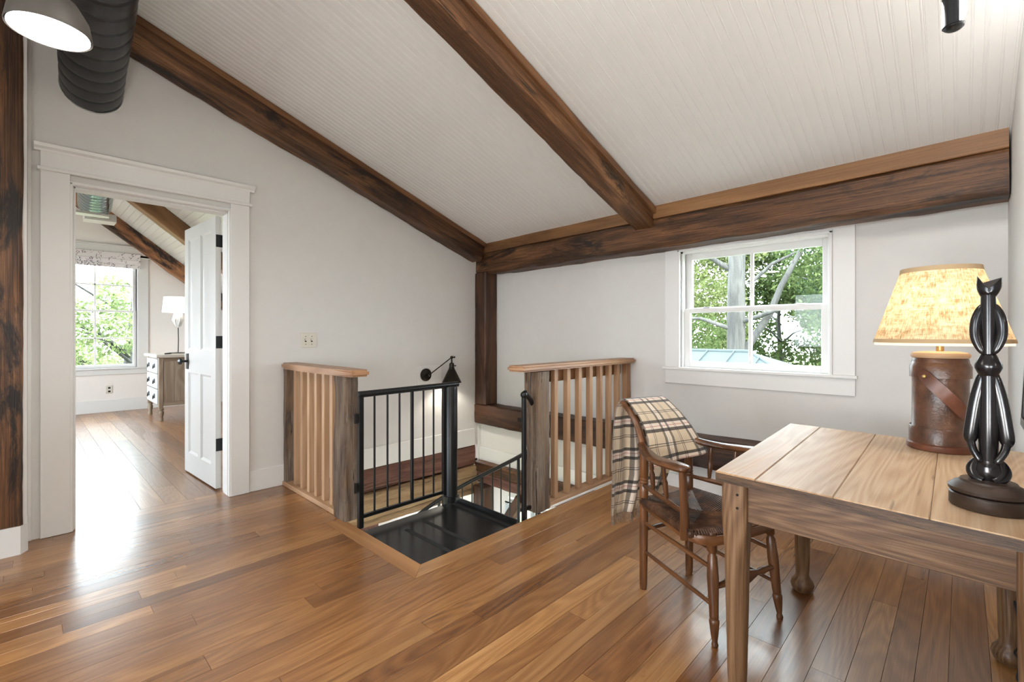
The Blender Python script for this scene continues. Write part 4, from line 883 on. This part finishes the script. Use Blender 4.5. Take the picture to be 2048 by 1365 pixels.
# ------------------------------------------------------------------ outside
GZ = -2.95
def leafmat(name, a, b, c, dark=.0):
    t = NT(name); v = t.obj(False); n = t.noise(v, 2.2, 3, .6); n2 = t.noise(v, 25, 1)
    col = t.ramp(t.math('MULTIPLY_ADD', n2, .5, t.math('MULTIPLY', n, .5)), [(.35, a), (.5, b), (.65, c)])
    df = t.new('BsdfDiffuse'); tr = t.new('BsdfTranslucent'); mx = t.new('MixShader'); mx.inputs[0].default_value = .35
    t.link(col, df.inputs[0]); t.link(col, tr.inputs[0]); t.link(df.outputs[0], mx.inputs[1]); t.link(tr.outputs[0], mx.inputs[2]); t.link(mx.outputs[0], t.out.inputs[0]); return t.m
ML1 = leafmat('leaf_fresh', (0.017, 0.031, 0.011), (0.050, 0.073, 0.025), (0.118, 0.143, 0.062))
ML2 = leafmat('leaf_yellow', (0.034, 0.046, 0.015), (0.084, 0.102, 0.037), (0.167, 0.180, 0.087))
ML4 = leafmat('leaf_pale', (.06, .085, .035), (.15, .19, .08), (.30, .34, .17))
ML3 = leafmat('leaf_blue', (0.013, 0.025, 0.014), (0.037, 0.059, 0.031), (0.096, 0.126, 0.072))
def foliage(name, blobs, count, size, mat, parent, seed=0):
    g = np.random.default_rng(seed); tot = sum(b[3] ** 2 for b in blobs); V, F = [], []; base_ = 0
    for (x, y_, z, r, *q) in blobs:
        n = max(20, int(count * r * r / tot)); d = g.normal(size=(n, 3)); d /= np.linalg.norm(d, axis=1)[:, None]
        rad = r * g.uniform(.25, 1, n) ** .5; c = np.array([x, y_, z]) + d * rad[:, None] * np.array([1, 1, q[0] if q else .7])
        c += g.normal(size=(n, 3)) * .06 * r
        u = g.normal(size=(n, 3)); u /= np.linalg.norm(u, axis=1)[:, None]; w = np.cross(u, g.normal(size=(n, 3))); w /= np.linalg.norm(w, axis=1)[:, None]
        s_ = size * g.uniform(.6, 1.3, n)[:, None]
        V.append(np.stack([c - u * s_, c + w * s_ * .45, c + u * s_, c - w * s_ * .45], 1).reshape(-1, 3))
        F.append((np.arange(n * 4) + base_).reshape(-1, 4)); base_ += n * 4
    me = bpy.data.meshes.new(name); V = np.concatenate(V); F = np.concatenate(F)
    me.vertices.add(len(V)); me.vertices.foreach_set('co', V.astype('f').ravel()); me.loops.add(F.size); me.loops.foreach_set('vertex_index', F.ravel().astype('i'))
    me.polygons.add(len(F)); me.polygons.foreach_set('loop_start', (np.arange(len(F)) * 4).astype('i')); me.update(calc_edges=True)
    return put(me, name, mat, parent, kind='stuff')
M_BARK = wood('bark', [(.25, (0.018, 0.018, 0.016)), (.5, (0.051, 0.049, 0.045)), (.8, (0.090, 0.088, 0.081))], 2, 1.2, .9, 4, .9, None, 1., cracks=.6)
def branch(m, pts, r0, r1): m.tube(pts, [r0 + (r1 - r0) * i / (len(pts) - 1) for i in range(len(pts))], 9)
# big tree straight outside the window
T1 = thing('large_tree', 'big pale-barked tree with a thick straight trunk outside the window', 'tree', (12, 3.97, GZ))
rs = []
for i in range(40):
    z = i * .28; row = []
    for k in range(28):
        a = 2 * math.pi * k / 28; r = .235 - .008 * z + .03 * math.exp(-z * 1.2) + .018 * noise.noise(Vector((math.cos(a) * 3.2, math.sin(a) * 3.2, z * .45))) + .008 * math.sin(k * 3.3 + 2 * noise.noise(Vector((k, z, 0))))
        row.append((r * math.cos(a) + .05 * math.sin(z * .7), r * math.sin(a) + .04 * math.sin(z * .5 + 1), z))
    rs.append(row)
MB().rings(rs).fin('trunk', M_BARK, T1, 60)
m = MB()
branch(m, [(0, 0, 5.6), (-.3, .5, 6.0), (-.8, 1.1, 6.15), (-1.2, 1.7, 6.2)], .07, .025)
branch(m, [(.1, -.1, 3.6), (0, -.75, 4.6), (-.1, -1.0, 5.2), (.1, -1.35, 6.0)], .09, .05)
branch(m, [(0, -.3, 5.3), (0, -.8, 5.75), (.2, -1.3, 6.0), (.3, -1.7, 6.5)], .045, .02)
branch(m, [(0, 0, 4.2), (-.4, .7, 4.5), (-.6, 1.5, 4.55)], .06, .02)
branch(m, [(0, -.1, 4.4), (-.5, -1.2, 4.7), (-.8, -2.6, 4.6)], .06, .02)
m.fin('branch', M_BARK, T1, 60)
foliage('foliage', [(-.8, 2.4, 5.2, 1.2), (.8, -1.9, 6.3, 1.3), (.2, -2.7, 5.2, 1.1), (.6, -2.0, 4.2, .8), (.9, -1.6, 5.6, .9), (1.5, 1.6, 4.0, 1.1), (0, 3.6, 4.0, 1.2), (1.8, -3.6, 6.4, 1.3), (0, 0, 9.5, 3.), (.3, -3.3, 4.0, .7)], 15000, .07, ML1, T1, 3)
def tree(name, label, x, y_, h, blobs, n, size, mat, seed):
    T = thing(name, label, 'tree', (x, y_, GZ)); m = MB(); rnd = random.Random(seed)
    branch(m, [(0, 0, 0), (.1, 0, h * .3), (0, .1, h * .6), (.1, 0, h * .85)], .16, .04)
    for k in range(7):
        a = rnd.uniform(0, 6.28); z = h * rnd.uniform(.25, .7); branch(m, [(0, 0, z), (.8 * math.cos(a), .8 * math.sin(a), z + .5), (1.9 * math.cos(a), 1.9 * math.sin(a), z + .8)], .06, .015)
    m.fin('trunk', M_BARK, T, 60); foliage('foliage', blobs, n, size, mat, T, seed); return T
def blobs(n, R_, z0, z1, r, seed):
    g = random.Random(seed); return [(g.uniform(-R_, R_), g.uniform(-R_, R_), g.uniform(z0, z1), r * g.uniform(.7, 1.3)) for _ in range(n)]
tree('leafy_tree', 'yellow-green tree behind the big trunk, seen through the left panes', 19, 9.0, 8, blobs(26, 3.0, 2.0, 9, 1.25, 2), 24000, .10, ML2, 5)
tree('leafy_tree', 'dense blue-green tree seen through the right panes of the window', 15, 1.4, 8, blobs(20, 1.7, 4.0, 8, .85, 4), 20000, .07, ML3, 6)
tree('leafy_tree', 'green tree far behind the big trunk, between it and the right panes', 24, 6.0, 8, blobs(20, 2.8, 2.2, 8, 1.2, 9), 18000, .12, ML1, 8)
foliage('hedge', [(34 + i * .2, -4 + i * 2.2, -1.9, 1.9, .7) for i in range(14)], 16000, .16, ML2, None, 9)
o = bpy.data.objects['hedge']; o['label'] = 'row of distant pale green shrubs across the lawn'; o['category'] = 'shrubs'
# tree outside the bedroom window
T = tree('leafy_tree', 'leafy tree with spreading branches outside the bedroom window', 1.6, 13.2, 6, [(-1.9 + .55 * (k % 5) + .2 * math.sin(k * 2.3), -1.2 + .9 * math.sin(k * 1.7), 2.6 + 2.6 * ((k * .37) % 1), .36) for k in range(24)], 7000, .055, ML4, 11)
m = MB(); branch(m, [(.3, -.2, 3.2), (-.6, -.5, 4.1), (-1.3, -.7, 4.3), (-2.4, -.8, 4.9)], .035, .012); branch(m, [(.3, 0, 3.0), (-.7, -.8, 3.5), (-2.2, -1., 3.3)], .03, .01); branch(m, [(0, 0, 4.5), (-.9, -.6, 5.1), (-2.0, -.8, 5.0)], .03, .01); m.fin('branch', M_BARK, T, 60)
tree('leafy_tree', 'paler tree farther out beyond the bedroom window', 3.4, 21, 7, blobs(18, 3., 1.0, 3.2, 1.2, 14), 14000, .10, ML4, 12)
gm = NT('lawn'); v = gm.obj(False); gm.link(gm.ramp(gm.noise(v, .6, 5), [(.3, (0.060, 0.072, 0.030)), (.7, (0.120, 0.126, 0.072))]), gm.b.inputs['Base Color']); gm.b.inputs['Roughness'].default_value = 1
MB().box(-60, 120, -80, 100, GZ - .1, GZ).fin('ground', gm.m, None, 0, **STR)
# standing-seam metal roof
RF = thing('porch_roof', 'blue-green standing-seam metal roof below the window', 'roof')
M_RF = plain('metal_roof', (.028, .037, .038), .8, .0, spec=.25)
a_, b_, c_, d_ = Vector((5.3, .1, -.05)), Vector((7.5, 2.29, .87)), Vector((7.5, 7, .87)), Vector((5.3, 7, -.05)); e_ = Vector((9.7, .1, -.05)); f_ = Vector((9.7, 7, -.05))
m = MB()
for q in ((a_, b_, c_, d_), (a_, e_, b_), (b_, e_, f_, c_)): m.b.faces.new([m.b.verts.new(p) for p in q])
o = m.fin('roof_sheet', M_RF, RF, 0); o.modifiers.new('t', 'SOLIDIFY').thickness = .03
for k in range(17):
    y0 = .5 + k * .40; top = b_ + Vector((0, y0 - b_.y, 0)) if y0 > b_.y else a_.lerp(b_, (y0 - a_.y) / (b_.y - a_.y)); bot = Vector((a_.x, y0, a_.z))
    MB().bar(bot + Vector((0, 0, .03)), top + Vector((0, 0, .03)), .016, .05).fin('seam', M_RF, RF, 0)
MB().tube([b_ + Vector((0, 0, .02)), c_ + Vector((0, 0, .02))], .04, 8).tube([a_ + Vector((0, 0, .02)), b_ + Vector((0, 0, .02))], .03, 8).fin('ridge_cap', M_RF, RF, 60)
